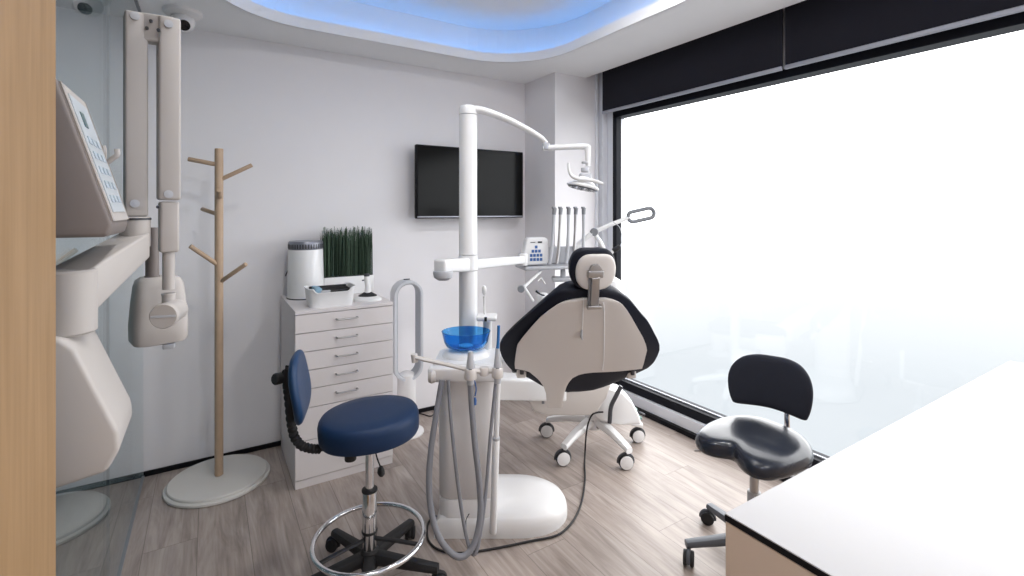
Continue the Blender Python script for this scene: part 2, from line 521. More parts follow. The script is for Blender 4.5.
# on the chest
ZT = .927
cn = Vector((.502, 3.165, ZT))
t = thing('air_purifier', 'white cylindrical appliance with grey slotted top on the chest', 'appliance', cn)
MB().lathe([(.098, 0), (.104, .004), (.105, .01), (.098, .29), (.097, .292)], seg=48).build('body', M['white2'], t)
b = MB().lathe([(.0965, .292), (.098, .294), (.098, .334), (.092, .342), (.0, .342)], seg=48)
b.build('top_band', M['band'], t)
v = MB()
for k in range(40):
    a = 2 * pi * k / 40
    v.box((.0975 * cos(a), .0975 * sin(a), .312), (.004, .006, .026), rot=Matrix.Rotation(a, 3, 'Z'))
v.build('vents', M['dgrey'], t, smooth=False)
MB().lathe([(.104, -.0005), (.1065, .001), (.1065, .006), (.104, .007)], seg=48).build('foot_ring', M['dgrey'], t)
Lc = loc_fn(cn, 0)
MB().tube([Lc(at(289, 268, 2.98)), Lc(at(284, 279, 3.05)), Lc(at(279, 291, 3.07)), Lc(at(279, 303, 3.08)), Lc(at(283, 318, 3.06)), Lc(at(280.5, 330, 3.08)), Lc(at(282, 345, 3.08)), Lc(at(281, 375, 3.09))], .0035, seg=8).build('power_cord', M['dgrey'], t)

pt = Vector((.752, 3.19, ZT))
t = thing('artificial_grass_planter', 'dark green artificial grass in a white trough on the chest', 'plant', pt)
MB().box((0, 0, .056), (.305, .13, .112), .006).build('trough', M['white2'], t)
MB().box((0, 0, .113), (.290, .115, .006)).build('soil', M['dgrey'], t, smooth=False)
g = MB(); bm = g.bm
for k in range(900):
    x = random.uniform(-.148, .148); y = random.uniform(-.058, .058)
    hgt = random.uniform(.215, .315) if random.random() < .5 else random.uniform(.285, .315)
    w = random.uniform(.0012, .0026)
    a = random.uniform(0, pi)
    lx, ly = random.gauss(0, .006), random.gauss(0, .006)
    dx, dy = w * cos(a), w * sin(a)
    p = [(x - dx, y - dy, .11), (x + dx, y + dy, .11), (x + dx + lx * .4, y + dy + ly * .4, .11 + hgt * .6), (x - dx + lx * .4, y - dy + ly * .4, .11 + hgt * .6), (x + lx, y + ly, .11 + hgt)]
    vv = [bm.verts.new(q) for q in p]
    bm.faces.new(vv[:4]); bm.faces.new((vv[3], vv[2], vv[4]))
o = g.build('grass', M['leaf'], t, smooth=False); o['kind'] = 'stuff'
g = MB(); bm = g.bm
for k in range(160):
    x = random.uniform(-.148, .148); y = random.uniform(-.06, .02)
    hgt = random.uniform(.24, .318); w = .0013; lx = random.gauss(0, .005)
    vv = [bm.verts.new(q) for q in ((x - w, y, .11), (x + w, y, .11), (x + w + lx, y, .11 + hgt), (x - w + lx, y, .11 + hgt))]
    bm.faces.new(vv)
o = g.build('pale_blades', M['leaf2'], t, smooth=False); o['kind'] = 'stuff'

tr = Vector((.577, 2.85, ZT))
t = thing('storage_basket', 'white plastic basket holding dark and blue items on the chest', 'basket', tr)
def bring(sx, sy, z, n=10, r=.02, dip=0):
    pts = rrect(-sx, sx, -sy, sy, r, n)
    out = []
    for p in pts:
        q = 1 if abs(p[0]) < sx - .045 and dip else 0
        out.append(Vector((p[0], p[1], z - (dip if q else 0))))
    return out
def bring2(sx, sy, z, dip):
    out = []
    N_ = 64
    for k in range(N_):
        a = 2 * pi * k / N_
        c, s = cos(a), sin(a)
        x = sx * math.copysign(abs(c) ** .35, c); y = sy * math.copysign(abs(s) ** .35, s)
        d_ = dip * (0 if abs(x) > sx * .82 else (1 if abs(x) < sx * .68 else (sx * .82 - abs(x)) / (sx * .14)))
        out.append(Vector((x, y, z - d_)))
    return out
MB().ring_loft([bring2(.113, .080, 0, 0), bring2(.118, .084, .035, 0), bring2(.124, .088, .098, .022), bring2(.128, .092, .098, .022), bring2(.128, .092, .104, .022), bring2(.121, .085, .104, .022), bring2(.108, .076, .03, 0), bring2(.1, .07, .012, 0)]).build('basket_shell', M['white2'], t)
tag(MB().box((.02, .01, .052), (.17, .12, .078), .008).box((.0, .055, .085), (.2, .02, .03), .004).build('black_pouch', M['rubber']), 'black pouches lying in the white basket', 'pouch').location = tr
tag(MB().box((-.075, -.01, .062), (.035, .11, .085), .004, rot=Matrix.Rotation(.15, 3, 'Y')).build('blue_packet', M['wrap']), 'light blue packet at the left end of the white basket', 'packet').location = tr
tag(MB().box((-.035, -.066, .066), (.05, .01, .05), .002).build('grey_packet', M['lgrey']), 'small grey packet leaning at the front of the white basket', 'packet').location = tr

dv = Vector((.793, 2.865, ZT))
t = thing('curing_light', 'small white handset on an oval charging base on the chest', 'charger', dv, radians(-20))
MB().lathe([(.078, 0), (.080, .004), (.078, .012), (.05, .028), (.03, .034), (0, .036)], seg=40, sy=.8).build('charging_base', M['white2'], t)
MB().lathe([(.055, .022), (.052, .03), (.030, .042), (.022, .048), (0, .049)], seg=32, sy=.8).build('dark_collar', M['rubber'], t)
MB().tube([(0, 0, .045), (.0, .002, .08), (-.004, .0, .11), (-.006, 0, .142)], [.020, .016, .0155, .015], seg=16).build('handset', M['white2'], t)
MB().cyl((-.006, 0, .140), (-.006, 0, .156), .0165, bev=.003).cyl((-.02, -.004, .118), (-.032, -.006, .118), .004).build('cap', M['dgrey'], t)

# ================================================================ bladeless fan
fn_ = Vector((1.10, 3.06, 0))
t = thing('bladeless_fan', 'tall silver bladeless tower fan between chest and dental unit', 'fan', fn_, radians(-3))
MB().lathe([(.11, 0), (.112, .004), (.110, .012), (.07, .024), (.062, .03)], seg=48).build('foot', M['white'], t)
MB().lathe([(.060, .024), (.060, .36), (.055, .385), (.03, .40)], seg=48, sy=1).build('body', M['white'], t)
def stad(w, z0, z1, n=18):
    pts = []
    for k in range(n + 1):
        a = pi * k / n; pts.append((w * cos(a), z1 - w + w * sin(a)))
    for k in range(n + 1):
        a = pi + pi * k / n; pts.append((w * cos(a), z0 + w + w * sin(a)))
    return pts
def stad_ring(w, z0, z1, y): return [Vector((p[0], y, p[1])) for p in stad(w, z0, z1)]
zo, z1 = .35, 1.0
MB().ring_loft([stad_ring(.094, zo + .002, z1 - .002, -.055), stad_ring(.098, zo - .002, z1 + .002, -.02), stad_ring(.094, zo + .002, z1 - .002, .055), stad_ring(.078, zo + .018, z1 - .018, .055),
                stad_ring(.076, zo + .020, z1 - .020, .0), stad_ring(.074, zo + .022, z1 - .022, -.045), stad_ring(.080, zo + .016, z1 - .016, -.055)], closed=True).build('loop', M['fan'], t)
MB().ring_loft([stad_ring(.0738, zo + .0222, z1 - .0222, -.046), stad_ring(.0758, zo + .0202, z1 - .0202, .0), stad_ring(.0775, zo + .019, z1 - .019, .0545), stad_ring(.075, zo + .021, z1 - .021, .0545), stad_ring(.074, zo + .022, z1 - .022, .0), stad_ring(.072, zo + .024, z1 - .024, -.046)], closed=True).build('inner_surface', M['fan_in'], t)
MB().box((0, -.0, 1.004), (.04, .012, .006), .002).build('remote_control', M['dgrey'], t)
# coiled cord on the floor near the wall
P = lambda x, y: on_z(x, y, .004)
tag(MB().tube([P(421, 411), P(428, 408), P(435, 411), P(431, 416), P(422, 414), P(416, 413), P(408, 413)], .004, seg=8).build('floor_cord', M['rubber']), 'short black cord looped on the floor beside the fan', 'cord')

# ================================================================ television
tv = thing('television', 'black flat screen television mounted on the back wall', 'television', (1.66, 3.315, 1.655))
MB().box((0, -.10, .0), (.885, .035, .515), .006).build('casing', M['tvframe'], tv)
MB().box((0, -.119, .006), (.862, .004, .484)).build('screen', M['screen'], tv, smooth=False)
MB().box((0, -.1195, -.246), (.87, .006, .010), .002).build('lower_trim', M['silver_bar'], tv)
MB().box((0, -.04, 0), (.2, .09, .2), .004).build('wall_bracket', M['dgrey'], tv)

# ================================================================ security camera
sc_ = Vector((-.113, 3.06, ZC))
t = thing('security_camera', 'white dome security camera on the ceiling above the coat stand', 'camera', sc_)
MB().lathe([(.0, -.030), (.070, -.028), (.086, -.016), (.090, 0)], seg=32).build('mount', M['white'], t)
ax = (at(178, 30, 2.0) - sc_ - Vector((0, 0, .0))).normalized()
ax = Vector((.12, -.75, -.62)).normalized()
MB().lathe([(.004, .056), (.02, .053), (.042, .040), (.054, .015), (.056, -.01), (.042, -.038), (0.004, -.056)], c=(0, 0, -.050), seg=32, axis=ax).build('ball', M['white'], t)
MB().lathe([(.0, .04), (.028, .042), (.028, .054), (.0, .058)], c=(0, 0, -.050), seg=24, axis=ax).build('lens', M['lens'], t)

# ================================================================ x-ray unit (left)
xr = thing('dental_x_ray_unit', 'wall-mounted dental x-ray with folded double arm, left side', 'x-ray machine', (XL, 1.3, 0))
Lx = loc_fn((XL, 1.3, 0), 0)
def wedge(profile, ya, yb, bev):
    """profile in (X,Z) world, extruded along Y"""
    mb = MB()
    m = Matrix(((1, 0, 0, 0), (0, 0, -1, 0), (0, 1, 0, 0), (0, 0, 0, 1)))
    mb.prism([(p[0] - XL, p[1]) for p in profile], -(ya - 1.3), -(yb - 1.3), m, bev, 3)
    return mb
up = wedge([(-.292, 1.400), (-.163, 1.400), (-.156, 1.425), (-.236, 1.695), (-.292, 1.712)], 1.20, 1.42, .008).build('control_housing', M['xray_shaded'], xr)
# membrane panel on the slanted front
dirp = Vector((-.236 + .156, 0, 1.695 - 1.425)); nn = Vector((dirp.z, 0, -dirp.x)).normalized()
c0 = Vector((-.196 - XL, 1.31 - 1.3, 1.560)) + nn * .0005
rot = Matrix((( dirp.normalized().x, 0, nn.x), (0, 1, 0), (dirp.normalized().z, 0, nn.z))).to_3x3()
MB().box(c0, (.268, .208, .004), .0015, rot=rot).build('front_panel', M['xray'], up)
MB().box(c0 + nn * .003, (.235, .16, .002), rot=rot).build('keypad', M['panel'], up, smooth=False)
MB().box(c0 + nn * .0045 + dirp.normalized() * .075 + Vector((0, -.02, 0)), (.030, .032, .002), rot=rot).build('display', mat('faint_display', (.10, .16, .17), .3), up, smooth=False)
kb = MB()
for i in range(5):
    for j in range(3):
        kb.box(c0 + nn * .0045 + dirp.normalized() * (.03 - i * .03) + Vector((0, -.045 + j * .045, 0)), (.014, .026, .002), .0005, rot=rot)
kb.build('keys', mat('pale_keys', (.42, .48, .54), .5), up)
h0 = Vector((-.190 - XL, .12, 1.565))
hp = [Lx(at(x, y, d)) for x, y, d in ((101, 166, 1.10), (108, 162, 1.10), (113, 158, 1.10), (117, 155, 1.10), (117, 149, 1.10))]
MB().tube(hp, .0055, seg=10).tube([Lx(at(104, 160, 1.12)), Lx(at(104, 150, 1.12)), Lx(at(103, 146, 1.12))], .005, seg=8).build('hook', M['xray'], up)
# lower housing
MB().prism([(0, 0)] * 0 or [(-.292 - XL, .925), (-.166 - XL, .945), (-.146 - XL, .985), (-.148 - XL, 1.02), (-.212 - XL, 1.190), (-.232 - XL, 1.212), (-.292 - XL, 1.222)],
           -(1.21 - 1.3), -(1.40 - 1.3), Matrix(((1, 0, 0, 0), (0, 0, -1, 0), (0, 1, 0, 0), (0, 0, 0, 1))), .010, 3).build('generator_housing', M['xray'], xr)
# pivot drum and horizontal beam
pj = Lx(at(66, 300, .96)); 
MB().lathe([(.044, 0), (.048, .004), (.048, .122), (.044, .126)], c=(pj.x, pj.y, 1.208), seg=40).build('pivot', M['xray'], xr)
pe = Lx(at(135, 235, 1.19))
def beam(a, b, wa, za0, za1, wb, zb0, zb1):
    d = Vector((b.x - a.x, b.y - a.y, 0)).normalized(); n = Vector((-d.y, d.x, 0))
    ra = [a.xy.to_3d() + n * wa + Vector((0, 0, za0)), a.xy.to_3d() - n * wa + Vector((0, 0, za0)), a.xy.to_3d() - n * wa + Vector((0, 0, za1)), a.xy.to_3d() + n * wa + Vector((0, 0, za1))]
    rb = [b.xy.to_3d() + n * wb + Vector((0, 0, zb0)), b.xy.to_3d() - n * wb + Vector((0, 0, zb0)), b.xy.to_3d() - n * wb + Vector((0, 0, zb1)), b.xy.to_3d() + n * wb + Vector((0, 0, zb1))]
    mb = MB(); mb.ring_loft([ra, rb]); mb._bevel(list(mb.bm.verts), .006, 3); return mb
beam(pj, pe, .040, 1.236, 1.332, .034, 1.336, 1.398).build('support_beam', M['xray'], xr)
MB().lathe([(.030, 0), (.031, .002), (.031, .072), (.028, .074)], c=(pe.x, pe.y, 1.362), seg=32).build('arm_post', M['xray'], xr)
MB().lathe([(.0325, 0), (.0325, .005)], c=(pe.x, pe.y, 1.428), seg=32).build('collar_ring', M['dgrey'], xr)
# folded arms (boxes seen edge-on)
aw = Matrix.Rotation(radians(10), 3, 'Z')
Lb = Lx(at(135.5, 110, 1.21)); zb, zt = 1.436, 1.938
mb = MB().box((Lb.x, Lb.y, (zb + zt) / 2), (.046, .062, zt - zb), .006, rot=aw)
mb.build('lower_arm', M['xray'], xr)
Rb = Lx(at(168.5, 110, 1.24)); zb2, zt2 = 1.345, 1.938
MB().box((Rb.x, Rb.y, (1.478 + zt2) / 2), (.046, .058, zt2 - 1.478), .006, rot=aw).build('upper_arm', M['xray'], xr)
MB().box((Rb.x, Rb.y + .003, (zb2 + 1.474) / 2), (.040, .050, 1.474 - zb2), .006, rot=aw).build('arm_end', M['xray'], xr)
mid = (Lb + Rb) / 2
MB().box((mid.x, mid.y - .008, 1.905), ((Rb - Lb).length + .03, .036, .07), .006, rot=Matrix.Rotation(atan2(Rb.y - Lb.y, Rb.x - Lb.x), 3, 'Z')).build('hinge_bracket', M['xray'], xr)
fr_dir = Vector((-.35, -1, 0)).normalized()
for cx, cz in ((Lb, 1.925), (Lb, 1.468), (Rb, 1.917), (Rb, 1.492)):
    q = aw @ Vector((-.004, -.031, 0))
    MB().lathe([(.010, 0), (.010, .004), (.0, .005)], c=(cx.x + q.x, cx.y + q.y, cz), seg=16, axis=(aw @ Vector((0, -1, 0)))).build('pivot_cap', M['lgrey'], xr)
for px, py, d in ((151, 21.5, 1.20), (147, 28.5, 1.20), (158.5, 30.5, 1.20), (158, 207, 1.2)):
    p = Lx(at(px, py, d)); MB().lathe([(.004, 0), (.004, .006), (.0, .0065)], c=p, seg=12, axis=(0, -1, 0)).build('screw', M['dgrey'], xr)
# head
hc = Lx(at(157, 314, 1.30))
MB().cyl(Vector((Rb.x, Rb.y, 1.25)), Vector((Rb.x, Rb.y, 1.35)), .0135).lathe([(.0155, 0), (.0155, .006)], c=(Rb.x, Rb.y, 1.235), seg=24).cyl(Vector((Rb.x, Rb.y, 1.17)), Vector((Rb.x, Rb.y, 1.238)), .0145).build('hanger_tube', M['xray'], xr)
hd = MB()
def sq(cx, cy, z, a, b, e=.45, n=36):
    return [Vector((cx + a * math.copysign(abs(cos(2 * pi * k / n)) ** e, cos(2 * pi * k / n)), cy + b * math.copysign(abs(sin(2 * pi * k / n)) ** e, sin(2 * pi * k / n)), z)) for k in range(n)]
rings = []
for z_, a_ in ((1.088, .044), (1.092, .058), (1.10, .063), (1.14, .064), (1.20, .060), (1.245, .055), (1.262, .050), (1.27, .040)):
    rings.append([Matrix.Rotation(radians(15), 3, 'Z') @ v + Vector((hc.x, hc.y + .045, 0)) for v in sq(0, 0, z_, a_, a_ * .8)])
hd.ring_loft(rings)
hd.build('x_ray_head', M['xray'], xr)
wd = Vector((-.25, -.97, .0)).normalized()
wc = Lx(at(166, 315, 1.19))
MB().lathe([(.027, -.07), (.028, -.004), (.0305, .0), (.0305, .014), (.028, .018), (.0, .018)], c=wc, seg=40, axis=wd).build('swivel_knob', M['xray'], xr)
MB().box(wc + wd * .019, (.052, .002, .006), .001, rot=Matrix.Rotation(radians(-14), 3, 'Z')).build('swivel_mark', M['lgrey'], xr)
MB().cyl((hc.x - .014, hc.y + .045, 1.262), (hc.x - .014, hc.y + .045, 1.405), .0155).lathe([(.018, 0), (.018, .005)], c=(hc.x - .014, hc.y + .045, 1.268), seg=24).build('cone', M['xray_shaded'], xr)
MB().box((hc.x + .025, hc.y + .02, 1.082), (.028, .028, .014), .003).build('exit_port', M['lgrey'], xr)

# ================================================================ blue stool
BS = Vector((.535, 1.907, 0))
bs = thing('drafting_stool', 'blue padded stool with chrome foot ring in front of the chest', 'stool', BS)
def star_base(parent, n, a0, R, zin, zout, w0, w1, matl, caster_r, hubr=.035, hz=(.07, .13), swiv=0, wheel=None, fork=None, th=.022, arch=0, cang=None, zc=None):
    MB().lathe([(hubr, hz[0]), (hubr + .003, hz[0] + .005), (hubr + .003, hz[1] - .01), (hubr * .8, hz[1])], seg=32).build('hub', matl, parent)
    for k in range(n):
        a = radians(a0 + 360 / n * k)
        u = Vector((cos(a), sin(a), 0)); s = Vector((-sin(a), cos(a), 0))
        rings = []
        for i in range(9):
            t = i / 8
            rr = hubr * .6 + (R - hubr * .6 + .012) * t
            zc_ = zin + (zout - zin) * t + arch * sin(pi * t)
            w = w0 + (w1 - w0) * t; h = th * (1 - .35 * t)
            c = u * rr + Vector((0, 0, zc_))
            rings.append([c + s * (w * cos(2 * pi * q / 12 + .26)) + Vector((0, 0, h * max(-1, min(1, 1.25 * sin(2 * pi * q / 12 + .26))))) for q in range(12)])
        leg = MB().ring_loft(rings).build('leg', matl, parent)
        # caster
        c = u * R
        ca = radians(cang[k]) if cang else a + swiv
        e = Vector((cos(ca), sin(ca), 0)); ax = Vector((-sin(ca), cos(ca), 0))
        wc_ = c + e * .014 + Vector((0, 0, caster_r))
        cs = MB()
        cs.cyl(c + Vector((0, 0, caster_r)), c + Vector((0, 0, zout - .002)), .008, seg=12)
        # hood between wheels
        hood = []
        for i in range(13):
            t = radians(-10 + 200 * i / 12)
            hood.append(wc_ + e * (cos(t) * caster_r * 1.05) + Vector((0, 0, sin(t) * caster_r * 1.05)))
        cs.tube(hood, .0075, seg=8, sub=1)
        cas = cs.build('caster', fork or matl, parent)
        for sg in (-1, 1):
            wh = MB()
            a_ = wc_ + ax * sg * .006; b_ = wc_ + ax * sg * .021
            wh.cyl(a_, b_, caster_r, bev=.004, seg=28)
            wo = wh.build('wheel', M['rubber'], cas)
            if wheel is not None:
                MB().cyl(b_ - ax * sg * .002, b_ + ax * sg * .0035, caster_r * .90, bev=.0015, seg=28).build('wheel_cover', wheel, cas)
star_base(bs, 5, 34, .262, .10, .072, .026, .018, M['rubber'], .026, hubr=.032, hz=(.06, .135), swiv=.5, th=.024)
MB().cyl((0, 0, .125), (0, 0, .36), .0275, bev=.004, seg=32).build('outer_column', M['chrome'], bs)
MB().cyl((0, 0, .355), (0, 0, .365), .030, bev=.002).build('column_collar', M['rubber'], bs)
MB().cyl((0, 0, .195), (0, 0, .205), .030, bev=.002).build('column_collar', M['rubber'], bs)
MB().cyl((0, 0, .36), (0, 0, .575), .0165, seg=28).build('gas_lift', M['chrome'], bs)
rg = MB(); rg.tube([(.209 * cos(2 * pi * k / 48), .209 * sin(2 * pi * k / 48), .178) for k in range(48)], .0095, seg=12, sub=1, closed=True)
rg.build('foot_ring', M['chrome'], bs)
rs = MB()
for k in range(3):
    a = radians(75 + 120 * k); rs.tube([(.028 * cos(a), .028 * sin(a), .175), (.12 * cos(a), .12 * sin(a), .178), (.205 * cos(a), .205 * sin(a), .178)], .010, seg=8, flat=.6)
rs.build('ring_spoke', M['rubber'], bs)
tilt = Matrix.Rotation(radians(-3), 3, Vector((cos(radians(73)), sin(radians(73)), 0)))
seat_axis = radians(-17)
out = []
for k in range(64):
    a = 2 * pi * k / 64
    out.append((.190 * math.copysign(abs(cos(a)) ** .93, cos(a)), .180 * math.copysign(abs(sin(a)) ** .93, sin(a))))
Rs = Matrix.Rotation(seat_axis, 3, 'Z')
def prof_cush(mb, outline, levels, fn):
    return mb.ring_loft([[fn(u * t, v * t, h) for u, v in outline] for t, h in levels])
lv = [(.9, 0), (.965, .003), (.99, .012), (1, .04), (1, .062), (.985, .074), (.95, .084), (.88, .090), (.6, .094), (.02, .095)]
prof_cush(MB(), out, lv, lambda u, v, h: tilt @ (Rs @ Vector((u + .0, v, h - .045))) + Vector((0, 0, .622))).build('seat', M['blue_seat'], bs)
MB().box((0, 0, .566), (.15, .14, .022), .004, rot=Rs).cyl((-.09, -.07, .53), (-.09, -.07, .57), .021, bev=.004).build('seat_plate', M['rubber'], bs)
Lq = loc_fn(BS, 0)
bk_c = Vector((.288, 1.972, .792)) - BS
bang = radians(163)
ub = Vector((cos(bang), sin(bang), 0)); vb = Vector((-sin(bang), cos(bang), 0))
out = []
for k in range(56):
    a = 2 * pi * k / 56
    c, s_ = cos(a), sin(a)
    out.append((.140 * math.copysign(abs(c) ** .75, c), .128 * math.copysign(abs(s_) ** .85, s_)))
lean = .10
def fb(u, v, h):
    bend = -.45 * u * u  # curved towards the sitter
    return bk_c + ub * (h + bend - lean * v + .02 * sin(v * 14)) + vb * u + Vector((0, 0, v))
MB().cushion(out, .018, fb, .018).build('backrest', M['blue_pad'], bs)
sp = [Lq(p) for p in (at(321, 449, 1.86), at(312, 449, 1.84), at(301, 446, 1.83), at(294, 437, 1.83), at(291, 422, 1.83), at(289, 400, 1.83), at(287, 382, 1.83), at(286.5, 370, 1.83))]
sp = sp[::-1]
mb = MB()
# corrugated sleeve
S = []
fine = []
for i in range(len(sp) - 1):
    for k in range(9): fine.append(sp[i].lerp(sp[i + 1], k / 9))
# smooth
for _ in range(6): fine = [fine[0]] + [(fine[i - 1] + fine[i] * 2 + fine[i + 1]) / 4 for i in range(1, len(fine) - 1)] + [fine[-1]]
mb.tube(fine, [.0175 if (i % 3) else .0145 for i in range(len(fine))], seg=14, sub=1)
mb.tube([sp[-1] , Vector((-.15, .045, .575)), Vector((-.06, .02, .566))], .014, seg=10)
mb.build('back_support', M['rubber'], bs)
kn = Lq(at(276, 379, 1.79)); kn2 = Lq(at(287, 377, 1.83))
MB().cyl(kn + (kn2 - kn) * 1.6, kn, .011, bev=.002).lathe([(.018, -.022), (.0215, -.018), (.0215, .004), (.018, .008)], c=kn, axis=(kn - kn2), seg=10).build('knob', M['rubber'], bs)
MB().box(kn2 + ub * -.01, (.03, .05, .06), .006, rot=Matrix.Rotation(bang, 3, 'Z')).build('back_bracket', M['rubber'], bs)
lvp = [Lq(at(375, 449, 1.86)), Lq(at(377, 458, 1.84)), Lq(at(380, 466, 1.83)), Lq(at(381, 472, 1.82))]
MB().tube(lvp, .003, seg=8).lathe([(.006, -.02), (.012, -.008), (.013, .004), (.009, .012), (0, .014)], c=lvp[-1], seg=16, axis=(0, 0, -1), sx=1.6).build('height_lever', M['rubber'], bs)

# ================================================================ black saddle stool
SS = Vector((1.90, 1.165, 0))
ss = thing('saddle_stool', 'black leather saddle stool between the desk and the window', 'stool', SS)
star_base(ss, 5, 146, .265, .11, .078, .028, .018, mat('slate_plastic', (.085, .095, .115), .4), .029, hubr=.034, hz=(.07, .15), th=.02, cang=[215, 200, 10, 60, 120])
MB().cyl((0, 0, .14), (0, 0, .30), .026, bev=.003).build('outer_column', M['lgrey'], ss)
MB().cyl((0, 0, .29), (0, 0, .46), .017).build('gas_lift', M['steel'], ss)
MB().box((.02, 0, .458), (.20, .12, .02), .006).box((-.075, .0, .462), (.06, .05, .02), .005).build('seat_plate', M['cream'], ss)
keys = [(0, .205), (30, .225), (60, .225), (90, .205), (112, .208), (130, .228), (144, .236), (156, .215), (168, .165), (180, .130)]
def rad(a):
    a = abs((a + 180) % 360 - 180)
    for (a0, r0), (a1, r1) in zip(keys, keys[1:]):
        if a0 <= a <= a1:
            t = (a - a0) / (a1 - a0); t = t * t * (3 - 2 * t)
            return r0 + (r1 - r0) * t
def rads(a): return sum(rad(a + k) for k in range(-12, 13, 3)) / 9
out = [(rads(a * 3.75) * cos(radians(a * 3.75)) * .93, rads(a * 3.75) * sin(radians(a * 3.75)) * .93) for a in range(96)]
lv = [(.80, -.012), (.93, -.010), (.985, .002), (1, .018), (.985, .032), (.95, .042), (.88, .050), (.75, .055), (.5, .057), (.25, .055), (.02, .054)]
def fs(u, v, h):
    r2 = sqrt(u * u + v * v)
    droop = -.45 * max(0, -u) ** 1.6 * .55 - .25 * v * v      # front lobes fall away
    lift = .30 * max(0, u) ** 1.7                               # rear rises
    return Vector((u + .0, v * 1.06 + .01, h + .475 + droop + lift))
prof_cush(MB(), out, lv, fs).build('seat', M['black_leather'], ss)
mb = MB(); mb.tube([(.02, 0, .425), (.14, 0, .418), (.215, 0, .43), (.245, 0, .48), (.245, 0, .56), (.24, 0, .66)], .012, seg=10, flat=.6)
mb.build('back_support', M['chrome'], ss)
MB().tube([(-.03, .05, .43), (-.08, .13, .425), (-.13, .19, .422)], .005, seg=8).build('lever', M['steel'], ss)
MB().tube([(.12, -.06, .43), (.13, -.10, .41), (.12, -.10, .36)], .005, seg=8).build('lever', M['steel'], ss)
MB().cyl((.12, -.10, .335), (.12, -.10, .375), .011, bev=.003).build('lever_knob', M['lgrey'], ss)
out = []
bo = [(0, .118), (.07, .116), (.13, .098), (.170, .060), (.188, .010), (.186, -.05), (.172, -.100), (.155, -.118), (.10, -.116), (.05, -.112), (0, -.110)]
pl = bo + [(-a, b) for a, b in reversed(bo[1:-1])]
def fbk(u, v, h): return Vector((.205 + h - .9 * u * u + .06 * v, .045 + u, .693 + v - .10 * u))
prof = [Vector((p[0], p[1], 0)) for p in pl]
# smooth outline by Catmull-Rom
sm = []
n = len(prof)
for i in range(n):
    p0, p1, p2, p3 = prof[i - 1], prof[i], prof[(i + 1) % n], prof[(i + 2) % n]
    for k in range(4):
        t = k / 4
        q = .5 * ((2 * p1) + (p2 - p0) * t + (2 * p0 - 5 * p1 + 4 * p2 - p3) * t * t + (3 * p1 - p0 - 3 * p2 + p3) * t ** 3)
        sm.append((q.x, q.y))
MB().cushion(sm, .018, fbk, .018).build('backrest', M['backpad'], ss)

# ================================================================ dental unit
UR, UD = -.20, 2.28
U0 = Vector((UR * .848 + UD * .53, UD * .848 - UR * .53, 0))
du = thing('dental_unit', 'white dental unit with blue spittoon bowl and tall lamp column', 'dental unit', U0, YAW)
LU = loc_fn(U0, YAW)
def rr3(hx, hy, z, r, cx=0, cy=0, n=6):
    return [Vector((cx + p[0], cy + p[1], z)) for p in rrect(-hx, hx, -hy, hy, r, n)]
# floor plate: flat nose rounded to the right
pl = []
for k in range(25):
    a = radians(-90 + 180 * k / 24); pl.append((.20 + .265 * max(0, cos(a)) ** .8, .065 + .195 * sin(a)))
pl += [(-.05, .265), (-.13, .20), (-.145, .0), (-.145, -.13)]
def ringp(s, z, c=(.12, .05)): return [Vector((c[0] + (p[0] - c[0]) * s, c[1] + (p[1] - c[1]) * s, z)) for p in pl]
MB().ring_loft([ringp(1, 0), ringp(1.0, .03), ringp(.985, .055), ringp(.95, .075), ringp(.88, .088), ringp(.6, .10), ringp(.1, .103)]).build('base_plate', M['white2'], du)
# column body
MB().ring_loft([rr3(.130, .115, .02, .05), rr3(.130, .115, .16, .05), rr3(.128, .113, .163, .05)]).build('body_plinth', M['white'], du)
MB().ring_loft([rr3(.128, .112, .165, .05), rr3(.132, .115, .17, .055), rr3(.136, .118, .69, .06), rr3(.134, .116, .70, .06)]).build('body', M['white'], du)
MB().ring_loft([rr3(.150, .125, .695, .05), rr3(.158, .132, .705, .05), rr3(.158, .132, .755, .05), rr3(.150, .125, .772, .05), rr3(.13, .11, .778, .05)]).build('worktop', M['white2'], du)
BC = LU(at(466, 336, 2.27))
bx, by = BC.x, BC.y
MB().lathe([(.115, .0), (.110, .012), (.095, .026), (.080, .034), (.05, .034), (.0, .034)], c=(bx, by, .772), seg=48, sy=.86).build('bowl_support', M['white2'], du)
bw = MB(); seg = 48
prof = [(.03, 0), (.070, .003), (.092, .014), (.103, .035), (.110, .068), (.114, .082), (.110, .083), (.100, .042), (.088, .020), (.066, .009), (.03, .006)]
bw.lathe(prof, c=(bx, by, .808), seg=seg, sy=.86).build('spittoon_bowl', M['bowl'], du)
MB().lathe([(.034, 0), (.034, .004), (.0, .006)], c=(bx - .0, by, .818), seg=24).build('drain_cap', mat('aqua_cap', (.30, .62, .80), .3), du)
# cup filler
CF = LU(at(487, 317, 2.33))
MB().box((CF.x, CF.y, CF.z), (.095, .10, .022), .008).cyl((CF.x + .0, CF.y + .04, .77), (CF.x, CF.y + .04, CF.z), .022).build('cup_shelf', M['white2'], du)
MB().tube([(CF.x - .012, CF.y + .01, CF.z), (CF.x - .014, CF.y + .01, CF.z + .06), (CF.x - .014, CF.y + .005, CF.z + .10)], [.006, .005, .006], seg=10).lathe([(.004, -.02), (.010, -.01), (.011, .012), (.006, .024), (0, .026)], c=(CF.x - .014, CF.y + .005, CF.z + .125), seg=16).build('filler_spout', M['white2'], du)
MB().box((CF.x - .004, CF.y - .052, CF.z + .001), (.012, .006, .020), .001).build('sensor_window', M['rubber'], du)
